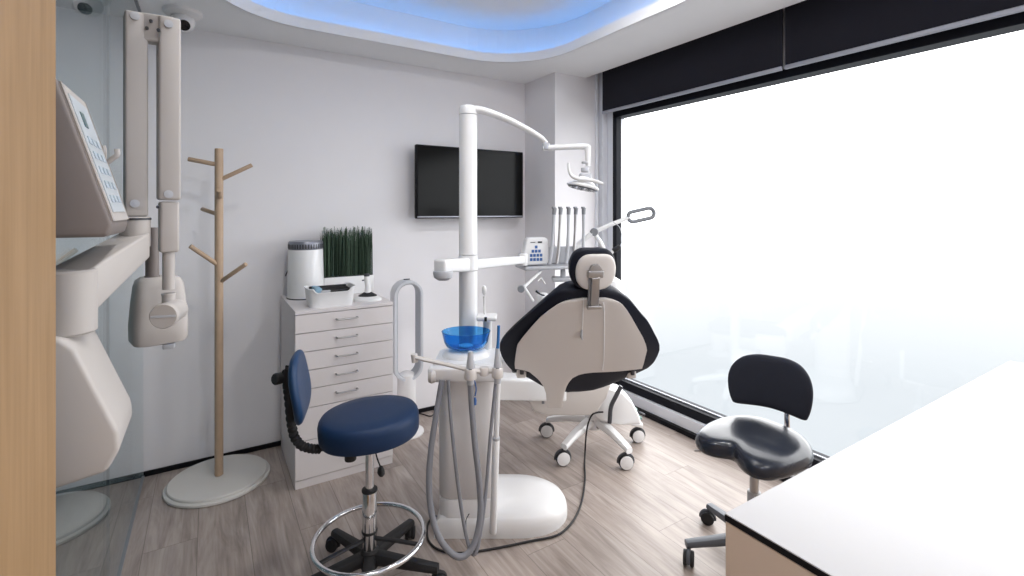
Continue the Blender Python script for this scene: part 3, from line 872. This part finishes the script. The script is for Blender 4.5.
# main column
PX, PY = -.018, .135
MB().lathe([(.046, .74), (.046, 1.155)], c=(PX, PY, 0), seg=40).build('column_base', M['white2'], du)
MB().lathe([(.0475, 1.158), (.0475, 1.232)], c=(PX, PY, 0), seg=40).build('swivel_collar', M['white2'], du)
MB().lathe([(.0455, 1.235), (.0455, 1.392), (.0445, 1.396), (.0445, 1.925)], c=(PX, PY, 0), seg=40).build('column', M['white2'], du)
LUD = UD + PY  # depth of column axis
# upper cap and lamp arm
A0 = Vector((PX, PY, 1.945))
pts = [(468, 110, LUD), (480, 110, LUD), (495, 114.5, LUD + .02), (513, 122, LUD + .04), (530, 131, LUD + .06), (541, 138, LUD + .07), (546, 143, LUD + .08)]
P3 = [LU(at(*p)) for p in pts]
MB().lathe([(.0455, 1.928), (.0455, 1.955), (.041, 1.967), (.03, 1.973), (0, 1.975)], c=(PX, PY, 0), seg=40).build('column_cap', M['white2'], du)
MB().tube(P3, [.024, .024, .022, .0205, .019, .0175, .016], seg=16, flat=.8).build('lamp_arm', M['white2'], du)
J = LU(at(546, 146, LUD + .08)); 
MB().cyl(J + Vector((0, 0, -.02)), J + Vector((0, 0, .014)), .020, bev=.004).build('arm_joint', M['lgrey'], du)
K = LU(at(585, 146.5, LUD + .06)); J2 = LU(at(543, 148, LUD + .08))
MB().tube([J2, J2.lerp(K, .5), K, K + Vector((.012, 0, -.012)), K + Vector((.014, 0, -.06)), K + Vector((.014, 0, -.10))], [.0155, .0145, .016, .016, .0125, .0115], seg=14, sub=4).build('lamp_forearm', M['white2'], du)
LH = LU(at(585, 180, LUD + .06))
MB().cyl(LH + Vector((0, 0, .04)), LH + Vector((0, 0, .064)), .020, bev=.004).box(LH + Vector((0, 0, .012)), (.060, .05, .05), .012).cyl(LH + Vector((0, 0, .082)), LH + Vector((0, 0, .094)), .018, bev=.003).build('lamp_pivot', M['lgrey'], du)
lh = MB()
rt = Matrix.Rotation(radians(12), 3, 'Y') @ Matrix.Rotation(radians(-6), 3, 'X')
lc = LU(at(583, 186, LUD + .04))
prof = [(.0, -.010), (.055, -.012), (.080, -.010), (.084, -.003), (.078, .003), (.055, .016), (.034, .036), (.026, .046), (0, .048)]
lampm = lh.lathe(prof, c=lc, seg=40, sy=.62, rot=rt).build('lamp_head', M['white2'], du)
MB().lathe([(.0, -.015), (.072, -.016), (.076, -.012), (0, -.008)], c=lc, seg=40, sy=.62, rot=rt).build('lamp_lens', M['lamp_lens'], du)
rib = MB()
for i in range(7):
    rib.box(lc + rt @ Vector((-.06 + i * .02, 0, -.0165)), (.002, .07 * sqrt(max(.1, 1 - ((-.06 + i * .02) / .075) ** 2)), .004), rot=rt)
rib.build('lens_rib', M['lgrey'], lampm, smooth=False)
h1 = [LU(at(x, y, LUD + .0)) for x, y in ((568.5, 163), (569, 170), (572, 176), (579, 179), (590, 180), (598, 182), (603, 184))]
MB().tube(h1, [.005, .007, .0095, .0095, .0095, .009, .007], seg=12).build('lamp_handle', M['white2'], du)
# horizontal tray arm
pa = [LU(at(437, 264, 2.20)), LU(at(460, 268, 2.32)), Vector((PX, PY, 1.185))]
TA = LU(at(478, 269, 2.47)); TB = LU(at(523, 259.5, 2.76))
mb = MB()
def obeam(a, b, ha, wa, hb, wb, bev=.008):
    d = (b - a); d.z = 0; d.normalize(); n = Vector((-d.y, d.x, 0)); m_ = MB()
    m_.ring_loft([[a + n * wa + Vector((0, 0, ha)), a - n * wa + Vector((0, 0, ha)), a - n * wa - Vector((0, 0, ha)), a + n * wa - Vector((0, 0, ha))],
                  [b + n * wb + Vector((0, 0, hb)), b - n * wb + Vector((0, 0, hb)), b - n * wb - Vector((0, 0, hb)), b + n * wb - Vector((0, 0, hb))]])
    m_._bevel(list(m_.bm.verts), bev, 3); return m_
obeam(LU(at(439, 266, 2.22)), Vector((PX, PY, 1.185)), .030, .035, .034, .035, .012).build('arm_tail', M['white2'], du)
q = LU(at(443, 275, 2.22))
MB().lathe([(.0, -.026), (.02, -.024), (.036, -.012), (.040, .01), (.038, .018)], c=q, seg=28, sx=1.15).build('arm_knob', M['lgrey'], du)
obeam(Vector((PX, PY, 1.183)), TB, .026, .028, .022, .022, .009).build('tray_arm', M['white2'], du)
MB().cyl(TB + Vector((0, 0, -.035)), TB + Vector((0, 0, .035)), .026, bev=.005).build('tray_joint', M['white2'], du)
# control console
T1 = LU(at(523, 267, 2.78)); T2 = LU(at(602, 267, 2.92))
tdir = (T2 - T1); tdir.z = 0; tl = tdir.length; tdir.normalize(); tang = atan2(tdir.y, tdir.x)
Rt = Matrix.Rotation(tang, 3, 'Z'); tn = Vector((-tdir.y, tdir.x, 0))
ZTr = T1.z
MB().box((T1 + T2) / 2 * 1 + tn * .06 + Vector((0, 0, -.0)), (tl, .20, .020), .007, rot=Rt).build('instrument_tray', M['lgrey'], du)
cc = T1 + tdir * .074 + Vector((0, 0, .10))
mtx = Matrix.Translation(cc + tn * .03 + Vector((0, 0, -.005))) @ Rt.to_4x4() @ Matrix(((1, 0, 0, 0), (0, 0, -1, 0), (0, 1, 0, 0), (0, 0, 0, 1)))
cons = MB().prism([(-.085, -.085), (.078, -.085), (.080, .055), (.068, .072), (-.035, .072), (-.052, .062)], -.03, .03, mtx, .010, 3).build('control_console', M['white2'], du)
kb = MB(); fp = cc + tn * .03 + Vector((0, 0, -.005)) - tn * .0315
for i, row in enumerate(((0,), (-1, 0, 1), (-1.5, -.5, .5, 1.5), (-1.5, -.5, .5, 1.5))):
    for j in row:
        kb.box(fp + tdir * (.005 + j * .020) + Vector((0, 0, .018 - i * .024)), (.016, .002, .017), .001, rot=Rt)
kb.build('keypad', M['blue_ink'], cons)
dsp = MB().box(fp + tdir * .028 + Vector((0, 0, .045)), (.026, .002, .010), .0005, rot=Rt).box(fp + tdir * -.015 + Vector((0, 0, .045)), (.03, .002, .004), .0005, rot=Rt)
dsp.build('display', M['dgrey'], cons)
# instrument block behind the handpieces
hb = T1 + tdir * .30 + tn * .10
MB().box((hb.x, hb.y, ZTr + .055), (.20, .05, .10), .008, rot=Rt).build('instrument_block', M['lgrey'], du)
# lower grey tray and its bracket
g1 = LU(at(563, 279, 2.86))
MB().box(g1, (.13, .10, .022), .006).box(g1 + Vector((0, 0, .03)), (.03, .03, .05), .006).build('lower_bracket', M['lgrey'], du)
# drop arm under the tray
d1 = LU(at(541, 271, 2.80)); d2 = LU(at(524, 287, 2.72)); d3 = LU(at(533, 301, 2.76)); d4 = LU(at(521, 289, 2.70))
MB().tube([d1, d1.lerp(d2, .5), d2], .0085, seg=10, sub=2).tube([d2, d2.lerp(d3, .5), d3], .009, seg=10, sub=2).tube([LU(at(538, 281, 2.78)), LU(at(541, 278, 2.79)), LU(at(545, 284, 2.80))], .004, seg=8, sub=2).build('tray_strut', M['white2'], du)
MB().lathe([(.018, -.012), (.020, -.008), (.020, .008), (.018, .012)], c=d4, seg=24, axis=(0, 1, 0)).build('strut_knob', M['grey'], du)
d5 = LU(at(543, 299, 2.80))
MB().lathe([(.0, -.05), (.03, -.045), (.045, -.01), (.04, .02), (.02, .035), (0, .038)], c=d5, seg=24).build('assistant_pod', M['white2'], du)
MB().tube([LU(at(536, 291, 2.74)), LU(at(540, 294, 2.75)), LU(at(546, 296, 2.78))], [.007, .004, .004], seg=8).build('pod_cable', M['rubber'], du)
# front instrument rail
RZ = .735
MB().box((-.01, -.145, RZ), (.315, .05, .062), .010).build('front_rail', M['white'], du)
ar = [LU(at(415, 357, 2.05)), LU(at(422, 359, 2.04)), LU(at(445, 364, 2.03)), LU(at(466, 369, 2.02)), LU(at(480, 371, 2.03)), LU(at(498, 371, 2.07))]
MB().tube(ar, [.011, .012, .012, .012, .014, .013], seg=12, sub=5, flat=.7).tube([LU(at(414, 354, 2.05)), LU(at(415, 362, 2.05))], .014, seg=12, sub=1).build('holder_arm', M['cream'], du)
H1 = LU(at(470.5, 372, 2.0)); H2 = LU(at(497.5, 371, 2.03)); H3 = LU(at(484, 370, 2.02))
MB().cyl(H1 + Vector((0, 0, -.030)), H1 + Vector((0, 0, .016)), .026, .024, bev=.006).cyl(H2 + Vector((0, 0, -.028)), H2 + Vector((0, 0, .016)), .024, .022, bev=.006).cyl(H3 + Vector((0, .01, -.026)), H3 + Vector((0, .01, .010)), .020, bev=.006).build('handpiece_holder', M['cream'], du)
MB().lathe([(.0, -.016), (.022, -.014), (.028, 0), (.022, .014), (0, .016)], c=LU(at(432, 377, 2.10)), seg=24, axis=(1, 0, 0)).build('rail_end_cap', M['cream'], du)
def suction(H, h, r0, nm='suction_handpiece'):
    p = MB().lathe([(r0 * .95, -.05), (r0 * .95, -.02), (r0, -.01), (r0 * 1.05, .02), (r0 * .95, .04), (r0 * .8, h * .6), (r0 * .62, h), (0, h + .002)], c=H, seg=24).build(nm, M['lgrey'], du)
    MB().box(H + Vector((0, -r0 * 1.05, .002)), (.014, .006, .03), .002).build('valve_slider', M['dgrey'], p)
    return p
sA = suction(H1, .085, .017)
sB = suction(H2, .095, .015)
bt = [H2 + Vector((0, 0, .09)), H2 + Vector((.003, 0, .13)), H2 + Vector((.005, .0, .19))]
MB().tube(bt, [.0075, .0065, .0065], seg=10).build('suction_tip', M['blue_tip'], sB)
MB().tube([LU(at(473, 375, 2.0)), LU(at(476, 388, 2.0)), LU(at(475, 396, 2.0))], .003, seg=8).lathe([(.006, -.02), (.007, .0), (.004, .01)], c=LU(at(475, 400, 2.0)), seg=10).build('air_line', M['blue_ink'], du)
def hose(pts, r, name='hose', m='hose'):
    MB().tube([LU(at(*p)) for p in pts], r, seg=12, sub=6).build(name, M[m], du)
hose([(470, 380, 2.0), (472, 410, 2.0), (475, 445, 1.99), (479, 480, 1.98), (480.5, 510, 1.97), (477, 535, 1.955), (470, 551, 1.935), (460, 557, 1.92), (449, 551, 1.925), (438, 535, 1.945), (431, 510, 1.97), (429, 480, 1.99), (431.5, 445, 2.02), (437, 410, 2.06), (442, 380, 2.10)], .0125)
hose([(448, 380, 2.08), (451, 420, 2.04), (455, 460, 2.01), (460, 500, 1.985), (466, 535, 1.96), (471, 552, 1.945), (476, 552, 1.94), (481, 530, 1.96), (486, 490, 1.99), (490, 440, 2.01), (494, 400, 2.03), (496, 380, 2.03)], .0075)
hose([(469, 514, 2.12), (466, 520, 2.08), (466, 528, 2.06)], .002, 'drain_wire', 'rubber')
# support rod
ra = LU(at(498, 382, 2.07)); rb_ = LU(at(493, 533, 2.13))
MB().cyl(ra.lerp(rb_, .0), ra.lerp(rb_, .36), .0115).cyl(ra.lerp(rb_, .37), rb_, .0155, bev=.004).build('support_rod', M['white2'], du)
MB().cyl(ra.lerp(rb_, .355), ra.lerp(rb_, .375), .0165, bev=.003).build('rod_collar', M['lgrey'], du)
# link beam to the chair
lb1 = LU(at(480, 385, 2.42)); lb2 = LU(at(560, 388, 2.66))
obeam(lb1, lb2, .055, .07, .055, .07, .015).build('chair_link', M['white2'], du)

# instruments: five handpieces standing in the tray
tops = [(554.5, 208), (560.8, 208), (568.8, 208), (576, 208), (583.8, 208)]
bots = [(549.5, 266), (556.5, 266), (566, 266), (572.5, 266), (581.8, 266)]
words = ['leftmost of the five slim silver handpieces standing in the tray', 'second from left of the five slim silver handpieces in the tray',
         'middle one of the five slim silver handpieces in the tray', 'fourth from left of the five slim silver handpieces in the tray',
         'rightmost of the five slim silver handpieces, nearest the window']
for k in range(5):
    d = 2.80 + k * .02
    a = at(*bots[k], d); b = at(*tops[k], d + .02)
    a.z = ZTr + .014
    t = thing('handpiece', words[k], 'dental instrument', a, 0, 'handpieces standing in the tray')
    v = b - a
    bow = Vector((.0, 0, 0))
    MB().tube([(0, 0, 0), v * .25 + Vector((.006, 0, 0)), v * .6 + Vector((.004, 0, 0)), v * .9], [.0095, .0105, .008, .010], seg=12).build('grip', M['steel'] if k % 2 else M['lgrey'], t)
    MB().tube([v * .88, v], [.011, .013], seg=12, sub=1).box(v + Vector((-.006, 0, .002)), (.022, .014, .012), .003).build('head', M['grey'], t)

# ================================================================ mobile cart behind the chair
MC = Vector((2.02, 2.274, 0))
mc = thing('mobile_instrument_cart', 'white instrument cart on five casters behind the dental chair', 'cart', MC, YAW)
LM = loc_fn(MC, YAW)
# legs as arched white arms
star_base(mc, 5, 11, .30, .165, .105, .034, .023, M['white2'], .042, hubr=.055, hz=(.12, .22), th=.026, wheel=M['white2'], fork=M['dgrey'], arch=.012, cang=[185, 20, 180, 190, 184])
MB().cyl((0, 0, .2), (0, 0, .80), .034).build('column', M['lgrey'], mc)
MB().ring_loft([rr3(.13, .10, .78, .04), rr3(.155, .12, .80, .05), rr3(.165, .13, .92, .06), rr3(.150, .115, 1.03, .06), rr3(.11, .08, 1.055, .05)]).build('cart_body', M['white2'], mc)
MB().lathe([(.012, 0), (.012, .003), (0, .004)], c=(.02, -.062, .145), axis=(0, -1, .4), seg=16, sx=1.5).build('hub_cap', M['rubber'], mc)
# articulated arm with ring handle
ja = LM(at(594, 232, 2.95)); e1 = LM(at(552, 256, 2.90)); e2 = LM(at(629, 217.5, 2.98))
MB().tube([LM(at(574, 249, 2.93)), ja, e2], [.016, .014, .012], seg=12, sub=2).tube([ja + Vector((.01, 0, -.02)), LM(at(602, 246, 2.95)), LM(at(606, 262, 2.95)), LM(at(606, 280, 2.95))], [.013, .014, .016, .016], seg=12).build('articulated_arm', M['white2'], mc)
MB().lathe([(.020, -.016), (.024, -.012), (.024, .012), (.020, .016)], c=ja, seg=28, axis=(0, 1, 0)).build('elbow_joint', M['grey'], mc)
lp = []
c0_ = LM(at(641, 215, 2.98))
cu = (LM(at(653, 212.5, 2.98)) - LM(at(629, 217.8, 2.98))).normalized(); cvv = Vector((0, 0, 1))
cvv = (cvv - cu * cvv.dot(cu)).normalized()
for k in range(40):
    a = 2 * pi * k / 40
    x = .05 * (1 if cos(a) > 0 else -1) * (1) + .031 * cos(a)
    lp.append(c0_ + cu * x + cvv * (.031 * sin(a)))
MB().tube(lp, .0125, seg=10, sub=1, closed=True).build('ring_handle', M['grey'], mc)
s1 = LM(at(603, 262, 2.90)); s2 = LM(at(613, 251, 2.90)); s3 = LM(at(620, 246.5, 2.90))
MB().cyl(s1, s2, .013, .010).build('stub_handle', M['white2'], mc)
MB().cyl(s2, s3, .015, bev=.004).build('stub_tip', M['rubber'], mc)
MB().tube([s3, LM(at(622, 240, 2.9)), LM(at(620, 228, 2.92)), LM(at(613, 222, 2.94))], .0022, seg=6).build('thin_cable', M['lgrey'], mc)

# foot control wedge
fc0 = on_z(614, 424, .20)
FCd = 2.86
fc = thing('foot_control', 'white wedge-shaped foot control with green knobs on the cart base', 'foot control', (0, 0, 0))
Lf = lambda p: Vector(p)
side = [(590, 405), (592, 398), (599, 390), (610, 390), (622, 392), (633, 403), (640, 417), (642, 425), (620, 424), (601, 422), (593, 415)]
def px_solid(poly, d0, d1, bev, mb=None):
    mb = mb or MB(); bm = mb.bm
    dc = (d0 + d1) / 2
    A = [at(x, y, d0) for x, y in poly]
    shift = at(512, 211, d1) - at(512, 211, d0)
    B = [p + shift for p in A]
    a = [bm.verts.new(p) for p in A]; b = [bm.verts.new(p) for p in B]
    n = len(a)
    bm.faces.new(a); bm.faces.new(list(reversed(b)))
    for i in range(n):
        j = (i + 1) % n; bm.faces.new((a[j], a[i], b[i], b[j]))
    mb._bevel(a + b, bev, 3)
    return mb
px_solid(side, 2.88, 3.02, .014).build('housing', M['white2'], fc)
MB().tube([at(621, 386, 2.84), at(616, 396, 2.84), at(611, 407, 2.84), at(609.5, 423, 2.84)], .0125, seg=10).build('handle', M['dgrey'], fc)
for x, y in ((628, 402), (633.5, 411), (638, 419)):
    MB().lathe([(.012, 0), (.019, .006), (.019, .016), (.010, .024), (0, .025)], c=at(x, y, 2.93), axis=Vector((.5, -.1, .8)), seg=16).build('knob', M['green'], fc)
MB().box(at(641, 413, 2.95), (.05, .03, .012), .004, rot=Matrix.Rotation(.5, 3, 'Y')).build('pedal', M['dgrey'], fc)
fcb = at(615, 424, 2.95)
for c_o in list(COL.objects):
    if c_o.parent == fc: c_o.data.transform(Matrix.Translation(-fcb))
fc.location = fcb

# ================================================================ dental chair
CRr, CDd = .300, 2.20
CH = Vector((CRr * .848 + CDd * .53, CDd * .848 - CRr * .53, 0))
CRZ = YAW + radians(8)
dc = thing('dental_chair', 'reclined dental chair with dark blue upholstery and white back shell', 'dental chair', CH, CRZ)
LD = loc_fn(CH, CRZ)
beta = radians(35)
ZW = .86
O3 = CH + Vector((0, 0, ZW))
Rz3 = Matrix.Rotation(CRZ, 3, 'Z')
ex = Rz3 @ Vector((1, 0, 0)); ev = Rz3 @ Vector((0, -sin(beta), cos(beta))); en = ex.cross(ev)   # en points to the camera side
CAM = Vector((0, 0, CAM_H))
def plane_uv(px, py, off=0, curve=0):
    d = at(px, py, 1) - CAM
    o2 = off
    for _ in range(12):
        o = O3 + en * o2
        t = (o - CAM).dot(en) / d.dot(en)
        p = CAM + d * t - O3
        u = p.dot(ex); o2 = .5 * o2 + .5 * (off - curve * u * u)
    return p.dot(ex), p.dot(ev)
def c3(x, y): return 480 + x / 2.88, 220 + y / 2.88
def rows_to_grid(rows, off, curve, thick, cols=15, nrow=40, edge=.25):
    ys = [r[0] for r in rows]
    F_, B_ = [], []
    for i in range(nrow + 1):
        y = ys[0] + (ys[-1] - ys[0]) * i / nrow
        for a, b in zip(rows, rows[1:]):
            if a[0] <= y <= b[0]:
                t = (y - a[0]) / (b[0] - a[0]); xl = a[1] + (b[1] - a[1]) * t; xr = a[2] + (b[2] - a[2]) * t; break
        ul, vl = plane_uv(*c3(xl, y), off, curve); ur, vr = plane_uv(*c3(xr, y), off, curve)
        fr_, br_ = [], []
        ve = min(1, min(i, nrow - i) / (nrow * .06))
        for j in range(cols + 1):
            s = j / cols
            s = .5 - .5 * cos(pi * s)
            u = ul + (ur - ul) * s; v = vl + (vr - vl) * s
            w = max(.0, 1 - abs(2 * s - 1) ** 6) * (edge + (1 - edge) * sqrt(max(0, 1 - (1 - ve) ** 2)))
            bend = -curve * u * u
            pf = Vector((u, 0, 0)) ; 
            base = O3 + ex * u + ev * v + en * (off + bend)
            fr_.append(LD(base + en * (thick * .18 * w - thick * .0)))
            br_.append(LD(base - en * (thick * (.15 + .85 * w))))
        F_.append(fr_); B_.append(br_)
    return F_, B_
pad_rows = [(198, 262, 350), (202, 238, 380), (210, 222, 402), (230, 192, 431), (250, 166, 448), (270, 142, 464), (290, 118, 482), (310, 96, 494), (330, 76, 504), (345, 65, 512), (360, 58, 517), (375, 57, 517), (392, 62, 511), (410, 72, 501), (425, 84, 486), (438, 98, 460), (448, 122, 436), (458, 145, 412), (470, 165, 385), (480, 182, 358), (488, 205, 330), (493, 235, 295)]
F_, B_ = rows_to_grid(pad_rows, -.012, .12, .075)
MB().grid(F_, B_).build('back_cushion', M['navy'], dc, ang=60)
shell_rows = [(228, 292, 368), (232, 262, 388), (238, 236, 402), (245, 222, 411), (260, 200, 423), (280, 175, 436), (310, 147, 453), (340, 122, 470), (360, 108, 478), (375, 105, 481), (395, 102, 476), (415, 100, 471), (430, 101, 466), (432, 110, 458), (434, 138, 400), (437, 141, 345), (440, 145, 312), (446, 152, 285), (455, 163, 267), (466, 174, 257), (480, 183, 249), (500, 190, 243), (525, 192, 238), (540, 194, 236)]
F_, B_ = rows_to_grid(shell_rows, .012, .12, .022, nrow=70, edge=.6)
MB().grid(F_, B_).build('back_shell', M['cream'], dc, ang=60)
def cp(x, y, off):  # point on the back plane from crop coordinates, in chair space
    u, v = plane_uv(*c3(x, y), off, .12)
    return LD(O3 + ex * u + ev * v + en * (off - .12 * u * u))
for pts in ([(298, 225), (297, 260), (295, 300), (293, 320)], [(355, 238), (357, 260), (358, 320), (356, 400), (353, 432)]):
    MB().tube([cp(x, y, .020) for x, y in pts], .0022, seg=6).build('strap', M['white2'], dc)
MB().tube([cp(293, 318, .022), cp(292, 334, .022), cp(295, 345, .022)], [.004, .006, .003], seg=8).build('strap_end', M['lgrey'], dc)
exl = Vector((1, 0, 0)); evl = Vector((0, -sin(beta), cos(beta)))
Rb3 = Matrix((exl, -exl.cross(evl) * -1, evl)).transposed()
for x, y, s in ((120, 438, 1), (438, 440, -1)):
    p = cp(x, y, .0)
    MB().box(p + Vector((0, .03, -.005)), (.045, .06, .05), .006).build('hinge_cover', M['cream'], dc)
    MB().box(p + Vector((.0, -.002, .004)), (.018, .02, .026), .003).build('hinge_block', M['dgrey'], dc)
# headrest
hrc = LD(at(593, 269.5, 2.0))
tilt_h = radians(12)
hv = Vector((0, -sin(tilt_h), cos(tilt_h))); hu = Vector((1, 0, 0)); hn = hu.cross(hv)
ho = [(0, .088), (.05, .086), (.080, .066), (.095, .03), (.097, -.01), (.088, -.045), (.066, -.072), (.035, -.084), (0, -.086)]
pl = ho + [(-a, b) for a, b in reversed(ho[1:-1])]
def smooth_outline(pl, k_=4):
    P_ = [Vector((p[0], p[1], 0)) for p in pl]; n = len(P_); r = []
    for i in range(n):
        p0, p1, p2, p3 = P_[i - 1], P_[i], P_[(i + 1) % n], P_[(i + 2) % n]
        for k in range(k_):
            t = k / k_
            q = .5 * ((2 * p1) + (p2 - p0) * t + (2 * p0 - 5 * p1 + 4 * p2 - p3) * t * t + (3 * p1 - p0 - 3 * p2 + p3) * t ** 3)
            r.append((q.x, q.y))
    return r
so = smooth_outline(pl)
def fh(u, v, h): return hrc + hu * u + hv * v + hn * (h - 1.2 * u * u)
MB().cushion(so, .012, fh, .060).build('headrest_cushion', M['navy'], dc)
so2 = [(a * .88 + .010, b * .88 - .008) for a, b in so]
MB().cushion(so2, .014, lambda u, v, h: hrc + hu * u + hv * v + hn * (h + .012 - 1.0 * u * u), .01).build('headrest_shell', M['cream'], dc)
Rh = Matrix((hu, -hn, hv)).transposed()
b0 = hrc + hn * .038
MB().box(b0 + hv * -.008 + hn * -.004, (.066, .018, .030), .004, rot=Rh).lathe([(.026, 0), (.024, .010), (0, .012)], c=b0 + hv * .008 + hn * -.010, axis=hn, seg=24).build('headrest_clamp', M['steel'], dc)
lo = LD(at(594, 306, 2.03))
m1 = b0 + hv * -.02
sd = (lo - m1)
sv = (m1 - lo).normalized(); sn_ = hu.cross(sv).normalized(); su_ = sv.cross(sn_).normalized()
Rst = Matrix((su_, -sn_, sv)).transposed()
MB().box(m1.lerp(lo, .5), (.036, .016, sd.length), .004, rot=Rst).build('headrest_stem', M['steel'], dc)
MB().box(m1.lerp(lo, .5) + su_ * -.023 * (1 if su_.x > 0 else -1) - hn * .004, (.008, .014, sd.length * .9), .003, rot=Rst).build('stem_rail', M['grey'], dc)
MB().box(lo + Vector((0, 0, -.004)), (.062, .025, .016), .004, rot=Rh).build('stem_base', M['steel'], dc)
# seat: cushion and white underside
sb = LD(at(560, 398, 2.55))
MB().ring_loft([rr3(.10, .14, .34, .06, .02, .66), rr3(.15, .2, .38, .08, .02, .70), rr3(.18, .25, .44, .08, .02, .72), rr3(.18, .25, .452, .08, .02, .72)]).build('seat_shell', M['cream'], dc)
MB().ring_loft([rr3(.19, .26, .454, .09, .02, .72), rr3(.21, .28, .47, .09, .02, .72), rr3(.21, .28, .51, .09, .02, .72), rr3(.19, .255, .528, .08, .02, .72), rr3(.1, .15, .533, .06, .02, .72)]).build('seat_cushion', M['navy'], dc)
lowr = px_solid([(526, 384), (612, 384), (606, 398), (598, 412), (588, 416), (548, 416), (533, 412), (530, 402)], 2.66, 2.86, .012)
R_ = Matrix.Rotation(-CRZ, 4, 'Z') @ Matrix.Translation(-CH)
lowr.bm.transform(R_)
lowr.build('lift_housing', M['cream'], dc)
MB().box(LD(at(543, 401, 2.64)), (.014, .012, .028), .002).build('latch', M['grey'], dc)

# ================================================================ black cable from the foot control to the unit
pts = [at(603, 412, 2.86), at(597, 412.5, 2.85), at(592, 415, 2.84), at(588, 424, 2.85), at(586, 436, 2.88)]
pts += [on_z(x, y, .006) for x, y in ((585, 453), (584.5, 466), (585, 478), (582.5, 498), (577, 514), (568, 527), (555, 536), (531, 541), (505, 546.5), (480, 551), (462, 553), (446, 552), (434, 547), (428, 539), (427, 528), (430, 520), (436, 516))]
tag(MB().tube(pts, .0048, seg=10, sub=6).build('power_cable', M['rubber']), 'long black cable curving over the floor from foot control to dental unit', 'cable')

# ================================================================ LIGHT
w = bpy.data.worlds.new('World'); SC.world = w; w.use_nodes = True
N = w.node_tree.nodes; L = w.node_tree.links
bg = N['Background']
tc = N.new('ShaderNodeTexCoord'); sp = N.new('ShaderNodeSeparateXYZ'); L.new(tc.outputs['Generated'], sp.inputs[0])
cr_ = N.new('ShaderNodeValToRGB')
mr = N.new('ShaderNodeMapRange'); mr.inputs['From Min'].default_value = -1; mr.inputs['From Max'].default_value = 1
L.new(sp.outputs['Z'], mr.inputs['Value']); L.new(mr.outputs[0], cr_.inputs['Fac'])
e = cr_.color_ramp.elements
e[0].position = .18; e[0].color = (.132, .142, .152, 1)
e[1].position = .62; e[1].color = (1, .985, .99, 1)
k = e.new(.36); k.color = (.152, .160, .169, 1)
k = e.new(.45); k.color = (.205, .208, .213, 1)
k = e.new(.50); k.color = (.85, .87, .90, 1)
L.new(cr_.outputs['Color'], bg.inputs['Color'])
bg.inputs['Strength'].default_value = 5.6
pl_ = bpy.data.lights.new('window_portal', 'AREA'); pl_.shape = 'RECTANGLE'; pl_.size = 2.05; pl_.size_y = 4.25
pl_.cycles.is_portal = True
po = bpy.data.objects.new('window_portal', pl_); COL.objects.link(po); po.location = (2.82, .757, 1.17)
po.rotation_euler = (0, radians(90), 0)
# fill lamps added in the raised ceiling, out of view, to brighten the room
FILL_W = 8
M['fill_disc'] = mat('fill_lamp_disc', (.9, .9, .9), .5, emis=((1, .98, .95), 9))
for i, (x, y, word) in enumerate(((.45, .1, 'added round fill lamp, out of view in the raised ceiling, nearest the oak board'), (1.5, .1, 'added round fill lamp, out of view in the raised ceiling, above the desk'),
                                  (.45, 1.5, 'added round fill lamp, out of view in the raised ceiling, above the blue stool'), (1.5, 1.5, 'added round fill lamp, out of view in the raised ceiling, above the black stool'))):
    t = thing('fill_lamp', word, 'lamp', (x, y, ZU - .001), 0, 'unseen fill lamps added to the ceiling')
    MB().lathe([(.10, -.006), (.105, -.004), (.105, 0), (.10, 0)], seg=32).build('bezel', M['white2'], t)
    MB().lathe([(.092, -.0085), (.092, -.0065)], seg=32).build('diffuser', M['fill_disc'], t)
    ld = bpy.data.lights.new('fill_light', 'AREA'); ld.shape = 'DISK'; ld.size = .18; ld.energy = FILL_W; ld.color = (1, .985, .96)
    lo_ = bpy.data.objects.new('fill_light', ld); COL.objects.link(lo_); lo_.parent = t; lo_.location = (0, 0, -.012)

# ================================================================ CAMERA
cam = bpy.data.cameras.new('Camera'); co = bpy.data.objects.new('Camera', cam); COL.objects.link(co)
co.location = (0, 0, CAM_H); co.rotation_euler = (radians(90), 0, YAW)
cam.sensor_width = 36; cam.lens = F_PX / 1024 * 36
cam.shift_y = -(288 - 211) / 1024
cam.clip_start = .02
SC.camera = co
SC.cycles.use_denoising = True
SC.cycles.max_bounces = 10; SC.cycles.diffuse_bounces = 6; SC.cycles.transparent_max_bounces = 12
SC.cycles.sample_clamp_indirect = 8
vs = SC.view_settings
vs.view_transform = 'Standard'; vs.look = 'None'; vs.exposure = .12; vs.gamma = 1; vs.use_curve_mapping = False
